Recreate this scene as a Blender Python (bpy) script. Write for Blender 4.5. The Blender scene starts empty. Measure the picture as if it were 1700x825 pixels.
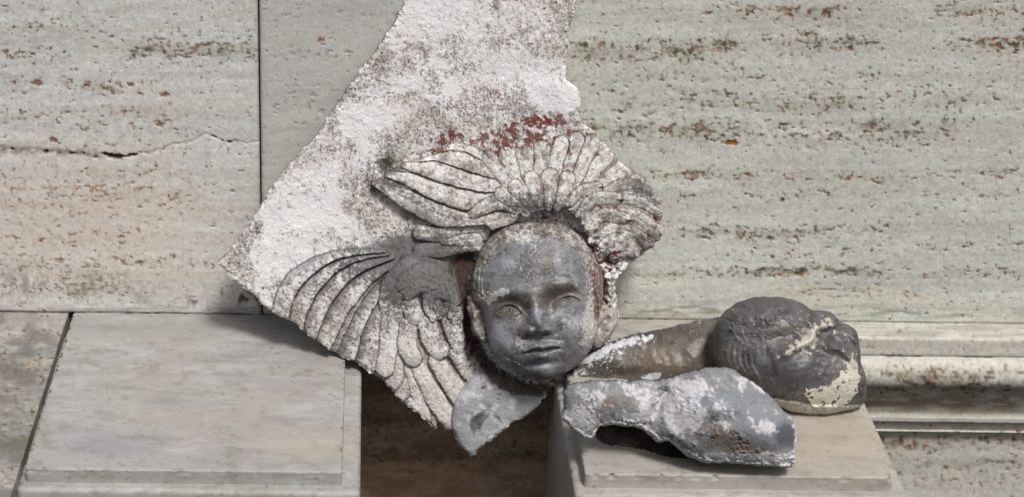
import bpy, math
import numpy as np
from mathutils import Matrix, Vector

# ------------------------------------------------------------------ camera, light, exposure
scene = bpy.context.scene
C = bpy.data.collections.new("Scene objects"); scene.collection.children.link(C)
F = 3200.0                      # focal length in photo pixels (photo 1700 x 825)
PX, PY = 602.0, 412.5           # principal point (the photo is a crop)
TH = math.atan(1502 / F); ROLL = math.radians(0.7)
r0 = np.array([1.0, 0, 0]); u0 = np.array([0, math.sin(TH), math.cos(TH)]); fw = np.array([0, math.cos(TH), -math.sin(TH)])
RT = r0 * math.cos(ROLL) + u0 * math.sin(ROLL)
UP = -r0 * math.sin(ROLL) + u0 * math.cos(ROLL)
K = 0.0008
CAM = -(F * fw + (620 - PX) * RT - (525 - PY) * UP) * K    # the foot of the wall, (0,0,0), shows at 620,525
def ray(px, py): return F * fw + (px - PX) * RT - (py - PY) * UP
def on_z(px, py, z): d = ray(px, py); t = (z - CAM[2]) / d[2]; return CAM + t * d
def on_y(px, py, y): d = ray(px, py); t = (y - CAM[1]) / d[1]; return CAM + t * d
def proj(P):
    q = P - CAM; w = q @ fw
    return PX + F * (q @ RT) / w, PY - F * (q @ UP) / w
cam_d = bpy.data.cameras.new("camera"); cam = bpy.data.objects.new("camera", cam_d); scene.collection.objects.link(cam)
cam.matrix_world = Matrix(((RT[0], UP[0], -fw[0], CAM[0]), (RT[1], UP[1], -fw[1], CAM[1]), (RT[2], UP[2], -fw[2], CAM[2]), (0, 0, 0, 1)))
cam_d.sensor_width = 36; cam_d.lens = F / 1700 * 36
cam_d.shift_x = (850 - PX) / 1700; cam_d.clip_end = 100; cam_d.clip_start = 0.05
cam_d.dof.use_dof = True; cam_d.dof.aperture_fstop = 5.0
scene.camera = cam
scene.render.resolution_x = 1024; scene.render.resolution_y = 496

SUN_EL, SUN_AZ = math.radians(57), math.radians(22)      # azimuth: to the right of straight out from the wall
w = bpy.data.worlds.new("World"); scene.world = w; w.use_nodes = True
nt = w.node_tree; bg = nt.nodes["Background"]
sky = nt.nodes.new("ShaderNodeTexSky"); sky.sky_type = 'NISHITA'; sky.sun_disc = False
sky.sun_elevation = SUN_EL; sky.sun_rotation = math.pi - SUN_AZ; sky.air_density = 1.0; sky.dust_density = 6.0; sky.ozone_density = 0.6
nt.links.new(sky.outputs[0], bg.inputs[0]); bg.inputs[1].default_value = 0.056
sl = bpy.data.lights.new("sun", 'SUN'); sl.energy = 2.1; sl.angle = math.radians(11); sl.color = (1, 0.995, 0.99)
sun = bpy.data.objects.new("sun", sl); scene.collection.objects.link(sun)
sd = Vector((math.sin(SUN_AZ) * math.cos(SUN_EL), -math.cos(SUN_AZ) * math.cos(SUN_EL), math.sin(SUN_EL)))
sun.rotation_euler = sd.to_track_quat('Z', 'Y').to_euler()
vs = scene.view_settings; vs.view_transform = 'Standard'; vs.look = 'None'; vs.exposure = 0.55; vs.gamma = 1
scene.cycles.max_bounces = 6

# ------------------------------------------------------------------ numeric helpers
def lin(r, g, b):
    c = np.array([r, g, b], float) / 255
    return np.where(c < 0.04045, c / 12.92, ((c + 0.055) / 1.055) ** 2.4)
def hash2(ix, iy, seed):
    h = (ix.astype(np.int64) * 374761393 + iy.astype(np.int64) * 668265263 + seed * 2246822519) & 0xffffffff
    h = ((h ^ (h >> 13)) * 1274126177) & 0xffffffff
    h = ((h ^ (h >> 16)) * 2246822519) & 0xffffffff
    return ((h ^ (h >> 15)) & 0xffffff) / float(0x1000000)
_GT = {}
def _grad(seed):
    k = seed % 61
    if k not in _GT:
        a = np.random.RandomState(1000 + k).rand(65536) * 2 * math.pi
        _GT[k] = (np.cos(a).astype(np.float32), np.sin(a).astype(np.float32))
    return _GT[k]
def pn(x, y, seed=0):
    gx, gy = _grad(seed); x0 = np.floor(x); y0 = np.floor(y)
    fx = (x - x0).astype(np.float32); fy = (y - y0).astype(np.float32)
    ix = (x0.astype(np.int32) + seed * 13); iy = (y0.astype(np.int32) + seed * 7)
    u = fx * fx * fx * (fx * (fx * 6 - 15) + 10); v = fy * fy * fy * (fy * (fy * 6 - 15) + 10)
    def g(dx, dy):
        i = ((iy + dy) & 255) * 256 + ((ix + dx) & 255)
        return gx[i] * (fx - dx) + gy[i] * (fy - dy)
    a = g(0, 0) * (1 - u) + g(1, 0) * u; b = g(0, 1) * (1 - u) + g(1, 1) * u
    return (a * (1 - v) + b * v) * 1.5
def fbm(x, y, sc, octv=4, seed=0, gain=0.55, sy=None):
    sy = sc if sy is None else sy
    t = np.zeros_like(x, dtype=float); a = 1.0; n = 0
    for o in range(octv):
        t += a * pn(x / sc * 2 ** o + 17.3 * o, y / sy * 2 ** o + 9.1 * o, seed + o * 7); n += a; a *= gain
    return t / n * 1.6
def ss(a, b, x):
    t = np.clip((x - a) / (b - a), 0, 1); return t * t * (3 - 2 * t)
def cells(x, y, seed):
    """distance to nearest feature point, its random value"""
    ix = np.floor(x).astype(np.int64); iy = np.floor(y).astype(np.int64)
    best = np.full(x.shape, 9.0); val = np.zeros(x.shape)
    for dx in (-1, 0, 1):
        for dy in (-1, 0, 1):
            cx = ix + dx + hash2(ix + dx, iy + dy, seed); cy = iy + dy + hash2(ix + dx, iy + dy, seed + 11)
            d = np.hypot(x - cx, y - cy); m = d < best
            best = np.where(m, d, best); val = np.where(m, hash2(ix + dx, iy + dy, seed + 23), val)
    return best, val
def ga(x, y, cx, cy, sx, sy=None, ang=0.0):
    sy = sx if sy is None else sy
    c, s = math.cos(math.radians(ang)), math.sin(math.radians(ang))
    u = (x - cx) * c + (y - cy) * s; v = -(x - cx) * s + (y - cy) * c
    return np.exp(-0.5 * ((u / sx) ** 2 + (v / sy) ** 2))
def smooth_pts(p, n=8):
    p = np.array(p, float)
    if len(p) < 3: return p
    q = np.vstack([2 * p[0] - p[1], p, 2 * p[-1] - p[-2]]); out = []
    for i in range(1, len(q) - 2):
        for k in range(n):
            t = k / n
            out.append(0.5 * (2 * q[i] + (q[i + 1] - q[i - 1]) * t + (2 * q[i - 1] - 5 * q[i] + 4 * q[i + 1] - q[i + 2]) * t * t + (-q[i - 1] + 3 * q[i] - 3 * q[i + 1] + q[i + 2]) * t ** 3))
    out.append(p[-1]); return np.array(out)
def polydist(x, y, pts):
    """distance, parameter 0..1 along, signed side"""
    pts = np.asarray(pts, float); L = np.hypot(*np.diff(pts, axis=0).T); cum = np.concatenate([[0], np.cumsum(L)]); tot = cum[-1]
    best = np.full(x.shape, 1e9); tt = np.zeros(x.shape); sg = np.zeros(x.shape)
    for i in range(len(L)):
        a = pts[i]; d = pts[i + 1] - a; l2 = max(d @ d, 1e-9)
        t = np.clip(((x - a[0]) * d[0] + (y - a[1]) * d[1]) / l2, 0, 1)
        ex = x - a[0] - t * d[0]; ey = y - a[1] - t * d[1]; dd = np.hypot(ex, ey); m = dd < best
        best = np.where(m, dd, best); tt = np.where(m, (cum[i] + t * L[i]) / tot, tt)
        sg = np.where(m, np.sign(ex * d[1] - ey * d[0]), sg)
    return best, tt, sg
def stroke(x, y, pts, wd, h, taper=0.25, smooth=True):
    P = smooth_pts(pts, 5) if smooth else np.array(pts, float)
    out = np.zeros_like(x); lo = P.min(0) - 4 * wd; hi = P.max(0) + 4 * wd
    m = (x > lo[0]) & (x < hi[0]) & (y > lo[1]) & (y < hi[1])
    if not m.any(): return out
    d, t, _ = polydist(x[m], y[m], P)
    k = np.minimum(1, np.minimum(t, 1 - t) / taper * 0.75 + 0.25) if taper else 1
    out[m] = h * np.exp(-0.5 * (d / wd) ** 2) * k
    return out
def inside(x, y, poly):
    poly = np.asarray(poly, float); r = np.zeros(x.shape, bool); n = len(poly)
    for i in range(n):
        x1, y1 = poly[i]; x2, y2 = poly[(i + 1) % n]
        if y1 == y2: continue
        c = ((y1 > y) != (y2 > y)) & (x < (x2 - x1) * (y - y1) / (y2 - y1) + x1)
        r ^= c
    return r
def mixc(c, col, m):
    return c * (1 - m[..., None]) + np.asarray(col) * m[..., None]

# ------------------------------------------------------------------ object helpers
def tag(o, label=None, cat=None, group=None, kind=None):
    if label: o["label"] = label
    if cat: o["category"] = cat
    if group: o["group"] = group
    if kind: o["kind"] = kind
    return o
def empty(name, loc=(0, 0, 0)):
    o = bpy.data.objects.new(name, None); C.objects.link(o); o.location = loc; o.empty_display_size = 0.05; return o
def mesh_obj(name, V, Q, mat, parent=None, col=None, smooth=True):
    V = np.asarray(V, np.float64).reshape(-1, 3); Q = np.asarray(Q, np.int64)
    off = np.zeros(3)
    if parent is not None: off = np.array(parent.matrix_basis.translation if parent.parent is None else parent.parent.location)
    k = Q.shape[1]; used, inv = np.unique(Q, return_inverse=True); V = V[used] - off; Q = inv.reshape(Q.shape)
    me = bpy.data.meshes.new(name); me.vertices.add(len(V)); me.vertices.foreach_set("co", V.astype(np.float32).ravel())
    me.loops.add(Q.size); me.loops.foreach_set("vertex_index", Q.astype(np.int32).ravel())
    me.polygons.add(len(Q)); me.polygons.foreach_set("loop_start", (np.arange(len(Q)) * k).astype(np.int32))
    me.polygons.foreach_set("loop_total", np.full(len(Q), k, np.int32))
    if smooth: me.polygons.foreach_set("use_smooth", np.ones(len(Q), bool))
    if col is not None:
        c = np.ones((len(V), 4), np.float32); c[:, :3] = np.asarray(col).reshape(-1, 3)[used]
        a = me.attributes.new("pigment", 'FLOAT_COLOR', 'POINT'); a.data.foreach_set("color", c.ravel())
    me.update(calc_edges=True); me.validate()
    me.materials.append(mat)
    o = bpy.data.objects.new(name, me); C.objects.link(o)
    if parent is not None: o.parent = parent
    return o
def grid_quads(cm):
    """quads of a vertex grid (ny,nx) where the cell mask cm (ny-1,nx-1) is true; y index grows downwards in the picture"""
    ny, nx = cm.shape; nx += 1
    j, i = np.nonzero(cm); a = j * nx + i
    return np.stack([a, a + nx, a + nx + 1, a + 1], 1)
def rim_quads(cm, N):
    """side walls joining the front grid to a second copy of the vertices, offset N"""
    ny, nx = cm.shape; W = nx + 1; p = np.pad(cm, 1); out = []
    c = p[1:-1, 1:-1]
    for dj, di in ((-1, 0), (1, 0), (0, -1), (0, 1)):
        nb = p[1 + dj:ny + 1 + dj, 1 + di:nx + 1 + di]; j, i = np.nonzero(c & ~nb); a = j * W + i
        if dj == -1: s, e = a + 1, a
        elif dj == 1: s, e = a + W, a + W + 1
        elif di == -1: s, e = a, a + W
        else: s, e = a + W + 1, a + 1
        out.append(np.stack([s, s + N, e + N, e], 1))
    return np.vstack(out)

def mat_pigment(name, rough=0.85, grain=0.25, scale=900, bump=0.25, spec=0.3):
    m = bpy.data.materials.new(name); m.use_nodes = True; n = m.node_tree; b = n.nodes["Principled BSDF"]
    at = n.nodes.new("ShaderNodeAttribute"); at.attribute_name = "pigment"
    tc = n.nodes.new("ShaderNodeTexCoord"); no = n.nodes.new("ShaderNodeTexNoise")
    no.inputs["Scale"].default_value = scale; no.inputs["Detail"].default_value = 4
    n.links.new(tc.outputs["Object"], no.inputs["Vector"])
    mr = n.nodes.new("ShaderNodeMapRange"); mr.inputs[1].default_value = 0.3; mr.inputs[2].default_value = 0.7
    mr.inputs[3].default_value = 1 - grain; mr.inputs[4].default_value = 1 + grain
    n.links.new(no.outputs[0], mr.inputs[0])
    mx = n.nodes.new("ShaderNodeVectorMath"); mx.operation = 'SCALE'
    n.links.new(at.outputs["Color"], mx.inputs[0]); n.links.new(mr.outputs[0], mx.inputs["Scale"])
    n.links.new(mx.outputs[0], b.inputs["Base Color"])
    bp = n.nodes.new("ShaderNodeBump"); bp.inputs["Strength"].default_value = bump; bp.inputs["Distance"].default_value = 0.001
    n.links.new(no.outputs[0], bp.inputs["Height"]); n.links.new(bp.outputs[0], b.inputs["Normal"])
    b.inputs["Roughness"].default_value = rough; b.inputs["Specular IOR Level"].default_value = spec
    return m
M_TRAV = mat_pigment("travertine", 0.78, 0.12, 480, 0.3)
M_PLAS = mat_pigment("weathered_plaster", 0.88, 0.14, 900, 0.22, 0.2)
M_LEAD = mat_pigment("grey_patina", 0.47, 0.2, 600, 0.07, 0.5)
M_MARB = mat_pigment("honed_marble", 0.6, 0.12, 700, 0.2, 0.4)

# ------------------------------------------------------------------ travertine colour and pits (coordinates in photo pixels of scale 0.8 mm)
def travertine(x, y, bands, seed, warm=0.0, base=(176, 172, 160)):
    """returns colour, pit depth (px)"""
    b0 = lin(*base)
    tone = fbm(x, y, 420, 4, seed, sy=46) * 0.13 + fbm(x, y, 60, 4, seed + 3, sy=16) * 0.10 + fbm(x, y, 520, 5, seed + 31, 0.65, sy=20) * 0.16 + fbm(x, y, 14, 4, seed + 4, 0.7, sy=5) * 0.08
    col = b0 * (1.17 + tone[..., None])
    rs = ss(0.1, 0.55, fbm(x, y, 380, 5, seed + 33, 0.6, sy=18)); col = mixc(col, lin(178, 150, 122), 0.22 * rs * ss(-0.3, 0.4, fbm(x, y, 70, 3, seed + 34, sy=30)))
    wz = ss(-0.1, 0.5, fbm(x, y, 500, 3, seed + 5, sy=70))
    col = mixc(col, lin(184, 178, 168), 0.35 * wz + warm)
    rust = np.zeros_like(x); grey = np.zeros_like(x)
    wy = y + fbm(x, y, 160, 3, seed + 6) * 9
    f1 = fbm(x, y, 7.5, 3, seed + 8, 0.6, sy=10); f2 = fbm(x, y, 15, 3, seed + 9, 0.6, sy=7)
    patch = fbm(x, y, 110, 3, seed + 10, sy=34); clump = fbm(x, y, 34, 3, seed + 15, sy=20)
    dens = np.full(x.shape, 0.0)
    for (bx0, bx1, by, bh, st, ru) in bands:
        ex = ss(bx0 - 50, bx0 + 50, x) * (1 - ss(bx1 - 50, bx1 + 50, x))
        e = np.exp(-0.5 * ((wy - by) / (bh * 1.15)) ** 2) * ex
        dens = np.maximum(dens, st * e * (0.8 + 0.6 * patch)); rust = np.maximum(rust, ru * e)
        grey = np.maximum(grey, e * st)
    dens = dens * (0.75 + 0.5 * ss(-0.5, 0.5, clump)) + 0.3 * clump
    thr = 0.70 - dens * 0.64
    p1 = ss(thr, thr + 0.12, f1 + 0.25 * f2); p2 = ss(thr + 0.04, thr + 0.16, f2 + 0.15 * f1)
    f3 = fbm(x, y, 30, 4, seed + 19, 0.6, sy=9); p3 = ss(1.06 - dens * 0.62, 1.16 - dens * 0.62, f3 + 0.3 * f1)
    comb = ss(0.1, 0.5, fbm(x, y, 80, 2, seed + 20)); f4 = fbm(x, y, 5, 2, seed + 21, 0.6, sy=15); p4 = ss(thr + 0.02, thr + 0.2, f4 + 0.2 * f3) * comb * ss(0.2, 0.5, dens)
    pits = np.maximum(np.maximum(p1 * (0.4 + 0.6 * ss(-0.2, 0.4, clump)), p2), np.maximum(p3, 0.7 * p4))
    vein = np.exp(-0.5 * (fbm(x, y, 90, 4, seed + 22, sy=26) / 0.07) ** 2); col = mixc(col, lin(206, 203, 192), 0.28 * vein * ss(0.05, 0.5, dens + 0.1))
    cd, cv = cells(x / 30, y / 19, seed + 30)                       # single scattered pores
    pits = np.maximum(pits, (1 - ss(0.03, 0.12, cd + 0.07 * f2)) * (cv > 0.9 - 0.25 * np.clip(dens, 0, 1)))
    # milky mottling and soft smudges round the pores
    mot = fbm(x, y, 16, 4, seed + 16, 0.65, sy=11)
    col = col * (1 + (0.26 * mot * (0.55 + grey) + 0.12 * fbm(x, y, 6, 2, seed + 17))[..., None])
    halo = ss(thr - 0.42, thr + 0.05, f1 * 0.7 + f2 * 0.5)
    rn = ss(-0.1, 0.35, fbm(x, y, 38, 3, seed + 12, sy=16) + 0.85 * rust - 0.25)
    col = mixc(col, lin(128, 120, 104), halo * 0.6 * np.clip(0.15 + 1.2 * grey, 0, 1))
    col = mixc(col, lin(152, 118, 90), halo * rn * 0.5)
    col = mixc(col, lin(146, 142, 130), 0.5 * ss(0.2, 1.0, grey * (0.7 + 0.8 * patch) + 0.55 * mot + 0.2 * clump))
    rr = rn[..., None]; pc = lin(80, 74, 62) * (1 - rr) + lin(102, 64, 40) * rr
    dd = ss(-0.3, 0.7, fbm(x, y, 15, 2, seed + 14))[..., None]
    pc = pc * (0.55 + 0.9 * dd)
    crk = np.exp(-0.5 * (fbm(x, y, 70, 5, seed + 24, 0.6, sy=14) / 0.02) ** 2) * ss(0.1, 0.5, fbm(x, y, 200, 2, seed + 25, sy=60) + 0.4 * grey)
    col = mixc(col, lin(120, 112, 98), 0.45 * crk)
    ps = pits * (0.25 + 0.62 * ss(-0.5, 0.4, fbm(x, y, 12, 2, seed + 18)))
    col = col * (1 - ps[..., None]) + pc * ps[..., None]
    return col, pits * (0.6 + 1.2 * ss(-0.2, 0.6, f2))

# ------------------------------------------------------------------ THE WALL
wall = tag(empty("stone_wall", (0, 0, 0)), "pale travertine wall of large pitted slabs behind the broken reliefs", "wall")
def wx(px): return on_y(px, 300, 0)[0]
XJ = wx(432.5)
ST = 0.0016
def wall_panel(x0, x1, side, ST=ST):
    nx = int((x1 - x0) / ST) + 1; nz = int(0.66 / ST) + 1
    X, Z = np.meshgrid(np.linspace(x0, x1, nx), np.linspace(0.66, 0.0, nz))
    px, py = proj(np.stack([X, 0 * X, Z], -1))
    if side == 'L':
        bands = [(-900, 150, 40, 14, .35, .2), (-900, 110, 88, 9, .65, .8), (190, 430, 82, 14, .8, .25), (-900, 260, 142, 8, .6, .8), (-900, 330, 205, 20, .28, .9),
                 (-900, 330, 318, 24, .42, 1.1), (-900, 250, 392, 12, .42, .9), (-900, 350, 434, 8, .7, .3), (-900, 210, 474, 17, .7, -.4), (80, 420, 250, 6, .3, 0)]
        col, d = travertine(px, py, bands, 3, 0.0, (177, 177, 175))
        warm = ga(px, py, 120, 360, 190, 80) * 0.26 + ga(px, py, 20, 470, 300, 60) * 0.06
        col = mixc(col, lin(196, 172, 150), np.clip(warm, 0, 1))
        # the long fissure
        fx = [-900, 0, 60, 120, 200, 235, 265, 300, 345, 380, 432]; fy = [238, 250, 250, 256, 262, 254, 250, 238, 224, 235, 238]
        cy = np.interp(px, fx, fy) + fbm(px, py, 30, 4, 41) * 5
        wd = np.interp(px, [-900, 0, 110, 200, 260, 432], [6, 7, 4.5, 4, 2, 1.2]) * (0.7 + 0.6 * fbm(px, py, 22, 3, 42))
        cr = np.exp(-0.5 * ((py - cy) / np.maximum(wd, 0.5)) ** 2)
        ins = cr * ss(-0.6, 0.4, fbm(px, py, 8, 3, 44) + ga(px, py, 195, 262, 18, 6) * 1.5 + ga(px, py, 380, 236, 8, 5) * 2)
        col = mixc(col, lin(96, 92, 84), 0.75 * cr * (0.35 + 0.65 * (1 - ss(180, 300, px))) * ss(-0.7, 0.3, fbm(px, py, 10, 3, 43)))
        hole = ss(0.5, 0.9, ins * (0.45 + fbm(px, py, 14, 2, 45) + ga(px, py, 195, 262, 18, 6) + ga(px, py, 380, 236, 7, 4)))
        col = mixc(col, lin(30, 28, 25), hole * 0.9); d = np.maximum(d, hole * 6 + cr * 2)
        for (sx_, sy_, r) in ((265, 206, 5), (143, 142, 4), (217, 141, 4), (60, 139, 6), (272, 158, 5), (88, 232, 5), (185, 62, 3)):
            k = ss(0.35, 0.7, ga(px, py, sx_, sy_, r * 1.3, r * 0.75) + 0.45 * fbm(px, py, 7, 3, 46)); col = mixc(col, lin(105, 56, 26), k * 0.8); d = np.maximum(d, 2 * k)
        st = ss(-0.1, 0.4, fbm(px, py, 12, 4, 51, 0.7, sy=22) + 0.5 * fbm(px, py, 60, 2, 56)) * np.exp(-0.5 * ((py - 474) / 16) ** 2) * (1 - ss(150, 330, px))
        col = mixc(col, lin(120, 114, 106), st * 0.7)
        foot_grey = ss(496, 520, py) * (0.25 + 0.5 * ss(80, 260, px)); col = mixc(col, lin(110, 110, 106), foot_grey * ss(-0.5, 0.4, fbm(px, py, 90, 3, 52, sy=8)))  # wall greyer towards its foot
        k = ss(0.25, 0.6, fbm(px, py, 40, 4, 55)) * ga(px, py, 370, 490, 80, 14); col = mixc(col, lin(84, 70, 56), np.clip(k * 1.2, 0, 1))
        edge = np.exp(-((x1 - X) / 0.0022)) * 0.5
    else:
        bands = [(1180, 1400, 20, 9, .75, .9), (1560, 2600, 20, 9, .85, .9), (940, 1240, 84, 12, 1.0, .35), (1270, 1460, 72, 13, .7, .6), (1590, 2600, 74, 12, .9, .9),
                 (940, 1600, 130, 10, .25, .2), (990, 1620, 168, 13, .58, .1), (960, 1600, 218, 13, .82, .1), (1400, 1700, 160, 20, .3, .2), (1080, 1480, 294, 5, .8, .8), (1500, 2600, 290, 6, .55, .8), (960, 1700, 325, 8, .35, .1),
                 (1120, 1500, 386, 8, .72, .1), (1500, 2600, 400, 12, .3, .9), (1030, 1230, 452, 6, .7, 0), (1150, 1470, 452, 6, 1.0, -.3), (1500, 2600, 452, 5, .6, -.3), (1320, 1560, 487, 7, .5, .7), (1200, 1500, 425, 12, .3, .1),
                 (432, 600, 88, 12, .5, .35), (432, 620, 170, 20, .3, 0), (432, 700, 20, 10, .3, .2)]
        col, d = travertine(px, py, bands, 77, 0.0, (176, 177, 170))
        lb = ss(560, 950, px); col = mixc(col, lin(168, 167, 166), (1 - lb) * 0.6)
        k = ss(0.35, 0.7, ga(px, py, 1213, 238, 10, 4.5) + 0.4 * fbm(px, py, 6, 3, 47)); col = mixc(col, lin(140, 84, 34), k); d = np.maximum(d, 2.5 * k)
        k = ss(0.4, 0.8, ga(px, py, 533, 66, 5, 4) + 0.4 * fbm(px, py, 5, 3, 48)); col = mixc(col, lin(140, 84, 50), k)
        k = ss(-0.2, 0.5, fbm(px, py, 60, 4, 61, sy=9)) * (ga(px, py, 1180, 515, 180, 9) + ga(px, py, 1500, 520, 200, 6)); col = mixc(col, lin(128, 128, 120), np.clip(k, 0, 1) * 0.8)
        col = mixc(col, lin(205, 200, 185), 0.25 * ss(0, .6, fbm(px, py, 300, 3, 63, sy=30)) * ss(440, 480, py))
        edge = np.exp(-((X - x0) / 0.0022)) * 0.5
    col = mixc(col, lin(90, 86, 80), edge)
    rnd = (np.exp(-np.maximum(x1 - X, 0) / 0.0012) + np.exp(-np.maximum(X - x0, 0) / 0.0012) + np.exp(-Z / 0.0015)) * 0.0022
    d = d * K * 0.8 + rnd + fbm(px, py, 200, 4, 90) * 0.0006 + fbm(px, py, 14, 3, 91) * 0.0002
    V = np.stack([X, d, Z], -1).reshape(-1, 3); N = len(V)
    cm = np.ones((nz - 1, nx - 1), bool)
    V2 = V.copy(); V2[:, 1] = 0.06
    mesh_obj("stone_slab", np.vstack([V, V2]), np.vstack([grid_quads(cm), rim_quads(cm, N)]), M_TRAV, wall, np.vstack([col.reshape(-1, 3), col.reshape(-1, 3) * 1.0]))
XL, XR = wx(-110), wx(1810)
wall_panel(XL, XJ - 0.0009, 'L'); wall_panel(XJ + 0.0009, XR, 'R')
wall_panel(XL - 0.75, XL - 0.0018, 'L', 0.0035); wall_panel(XR + 0.0018, XR + 0.8, 'R', 0.0035)   # the wall goes on beyond the picture

def strip_mesh(name, profile, xa, xb, colfn, mat, parent, step=0.002, disp=True, closed=False):
    """a moulding: profile [(y,z)...] extruded along x, finely divided so it takes colour and pits"""
    P = [np.array(profile[0], float)]
    for a, b in zip(profile[:-1], profile[1:]):
        a = np.array(a, float); b = np.array(b, float); n = max(1, int(np.hypot(*(b - a)) / step))
        for k in range(1, n + 1): P.append(a + (b - a) * k / n)
    P = np.array(P); nx = max(2, int((xb - xa) / step)); xs = np.linspace(xa, xb, nx)
    X = np.tile(xs, (len(P), 1)); Y = np.tile(P[:, :1], (1, nx)); Z = np.tile(P[:, 1:], (1, nx))
    s = np.concatenate([[0], np.cumsum(np.hypot(*np.diff(P, axis=0).T))]); S = np.tile(s[:, None], (1, nx))
    tang = np.gradient(P, axis=0); nrm = np.stack([-tang[:, 1], tang[:, 0]], 1); nrm /= np.linalg.norm(nrm, axis=1)[:, None] + 1e-9
    col, d = colfn(X / K, S / K, X, Y, Z)
    d = d * K * 0.7 + fbm(X / K, S / K, 60, 4, 5) * 0.0005
    V = np.stack([X, Y - nrm[:, 0][:, None] * d * -1, Z - nrm[:, 1][:, None] * d * -1], -1).reshape(-1, 3)
    Q = grid_quads(np.ones((len(P) - 1, nx - 1), bool))
    return mesh_obj(name, V, Q, mat, parent, col.reshape(-1, 3))

# block footprints on the ledge level z=0
LBx0 = on_z(40, 780, 0)[0]; LBx1 = on_z(568, 780, 0)[0]; LByF = on_z(300, 780, 0)[1]
RBx0 = on_z(972, 790, 0)[0]; RBx1 = on_z(1482, 790, 0)[0]; RByF = on_z(1200, 789, 0)[1]
print("blocks", LBx0, LBx1, LByF, RBx0, RBx1, RByF)

def arc(cy, cz, r, a0, a1, n=8):
    return [(cy + r * math.cos(math.radians(a0 + (a1 - a0) * k / n)), cz + r * math.sin(math.radians(a0 + (a1 - a0) * k / n))) for k in range(n + 1)]
# cornice to the right of the right plinth
def zy(py, y): return on_y(1600, py, y)[2]
a1 = on_z(1600, 562, 0)[1]
zf = zy(590, a1); a2 = a1 - 0.004
zt1 = zy(648, a1 - 0.008); rt = (zf - 0.003 - zt1) / 2; ct = (zf - 0.003 + zt1) / 2
a3 = a1 + 0.022; z3 = zy(688, a3)
prof = [(0.03, 0.0), (a1 + 0.002, 0.0), (a1, -0.002), (a1, zf), (a1 + 0.003, zf - 0.003)] + [(a1 + 0.003 + q[0] - 0, q[1]) for q in arc(0, ct, rt, 90, 270, 10)] 
prof += [(a3 - 0.004, zt1 - 0.004), (a3, z3), (a3 - 0.006, z3 - 0.0005), (a3 - 0.006, zy(702, a3 - .006)), (a3 + 0.006, zy(702, a3 - .006) - 0.001), (a3 + 0.006, zy(712, a3 + .006)), (a3 + 0.001, zy(712, a3 + .006) - 0.0005),
         (a3 + 0.001, zy(718, a3)), (a3 + 0.012, zy(718, a3) - 0.001), (a3 + 0.012, zy(722, a3)), (a3 + 0.012, -0.5)]
zs = zy(735, a3 + 0.012)
def cornice_col(x, s, X, Y, Z):
    px, py = proj(np.stack([X, Y, Z], -1))
    bands = [(1400, 2600, 628, 14, 1.0, .5), (1400, 2600, 735, 9, .7, .8), (1500, 2600, 770, 8, .6, .3), (1400, 2600, 800, 8, .4, .8)]
    col, d = travertine(px, py, bands, 131, 0.0, (168, 167, 159))
    # old dirt lying on the ledge; brown shade painted in under the roll
    k = ss(-0.3, 0.5, fbm(px, py, 130, 3, 133, sy=6)); col = mixc(col, lin(132, 130, 118), 0.5 * k * ss(-0.004, 0.0, Z))
    k = ss(-0.5, 0.3, fbm(px, py, 60, 3, 134, sy=9)) * np.exp(-0.5 * ((py - 668) / 14) ** 2); col = mixc(col, lin(118, 98, 76), 0.75 * k)
    return col, d
strip_mesh("cornice", prof, RBx1 - 0.06, XR + 0.8, cornice_col, M_TRAV, wall, 0.0024)
# deep brown stone at the back of the gap between the plinths
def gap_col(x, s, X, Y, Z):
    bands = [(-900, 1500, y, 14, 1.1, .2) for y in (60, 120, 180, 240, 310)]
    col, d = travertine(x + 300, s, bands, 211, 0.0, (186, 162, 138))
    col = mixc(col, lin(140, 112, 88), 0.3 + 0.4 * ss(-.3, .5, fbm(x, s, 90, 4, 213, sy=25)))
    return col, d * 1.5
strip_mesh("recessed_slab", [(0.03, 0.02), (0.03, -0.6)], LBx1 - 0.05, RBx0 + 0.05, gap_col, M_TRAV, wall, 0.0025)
# rough ledge to the left of the left plinth
def ledge_col(x, s, X, Y, Z):
    px, py = proj(np.stack([X, Y, Z], -1))
    bands = [(-900, 300, 620, 20, .75, -.3), (-900, 300, 690, 24, .7, .1), (-900, 300, 560, 14, .45, -.2), (-900, 300, 790, 20, .5, .1)]
    col, d = travertine(px, py, bands, 301, 0.0, (116, 115, 112))
    col = mixc(col, lin(98, 96, 90), 0.75 * ss(-0.15, 0.55, fbm(px, py, 70, 5, 303, sy=45)))
    col = mixc(col, lin(84, 88, 58), 0.6 * ss(0.1, 0.5, fbm(px, py, 30, 3, 304)) * ga(px, py, 10, 720, 45, 22))
    return col, d
strip_mesh("ledge", [(0.03, -0.0015), (LByF - 0.12, -0.0015), (LByF - 0.125, -0.5)], XL - 0.7, LBx0 - 0.0065, ledge_col, M_TRAV, wall, 0.0026)

ye, ze = np.meshgrid(np.linspace(0.03, LByF - 0.122, 160), np.linspace(-0.0022, -0.4, 60)); Ve = np.stack([ye * 0 + LBx0 - 0.0066, ye, ze], -1)
ce, de = ledge_col(ye / K, ze / K, Ve[..., 0], ye, ze)
mesh_obj("ledge_side", Ve.reshape(-1, 3), grid_quads(np.ones((59, 159), bool)), M_TRAV, wall, ce.reshape(-1, 3))

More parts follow.
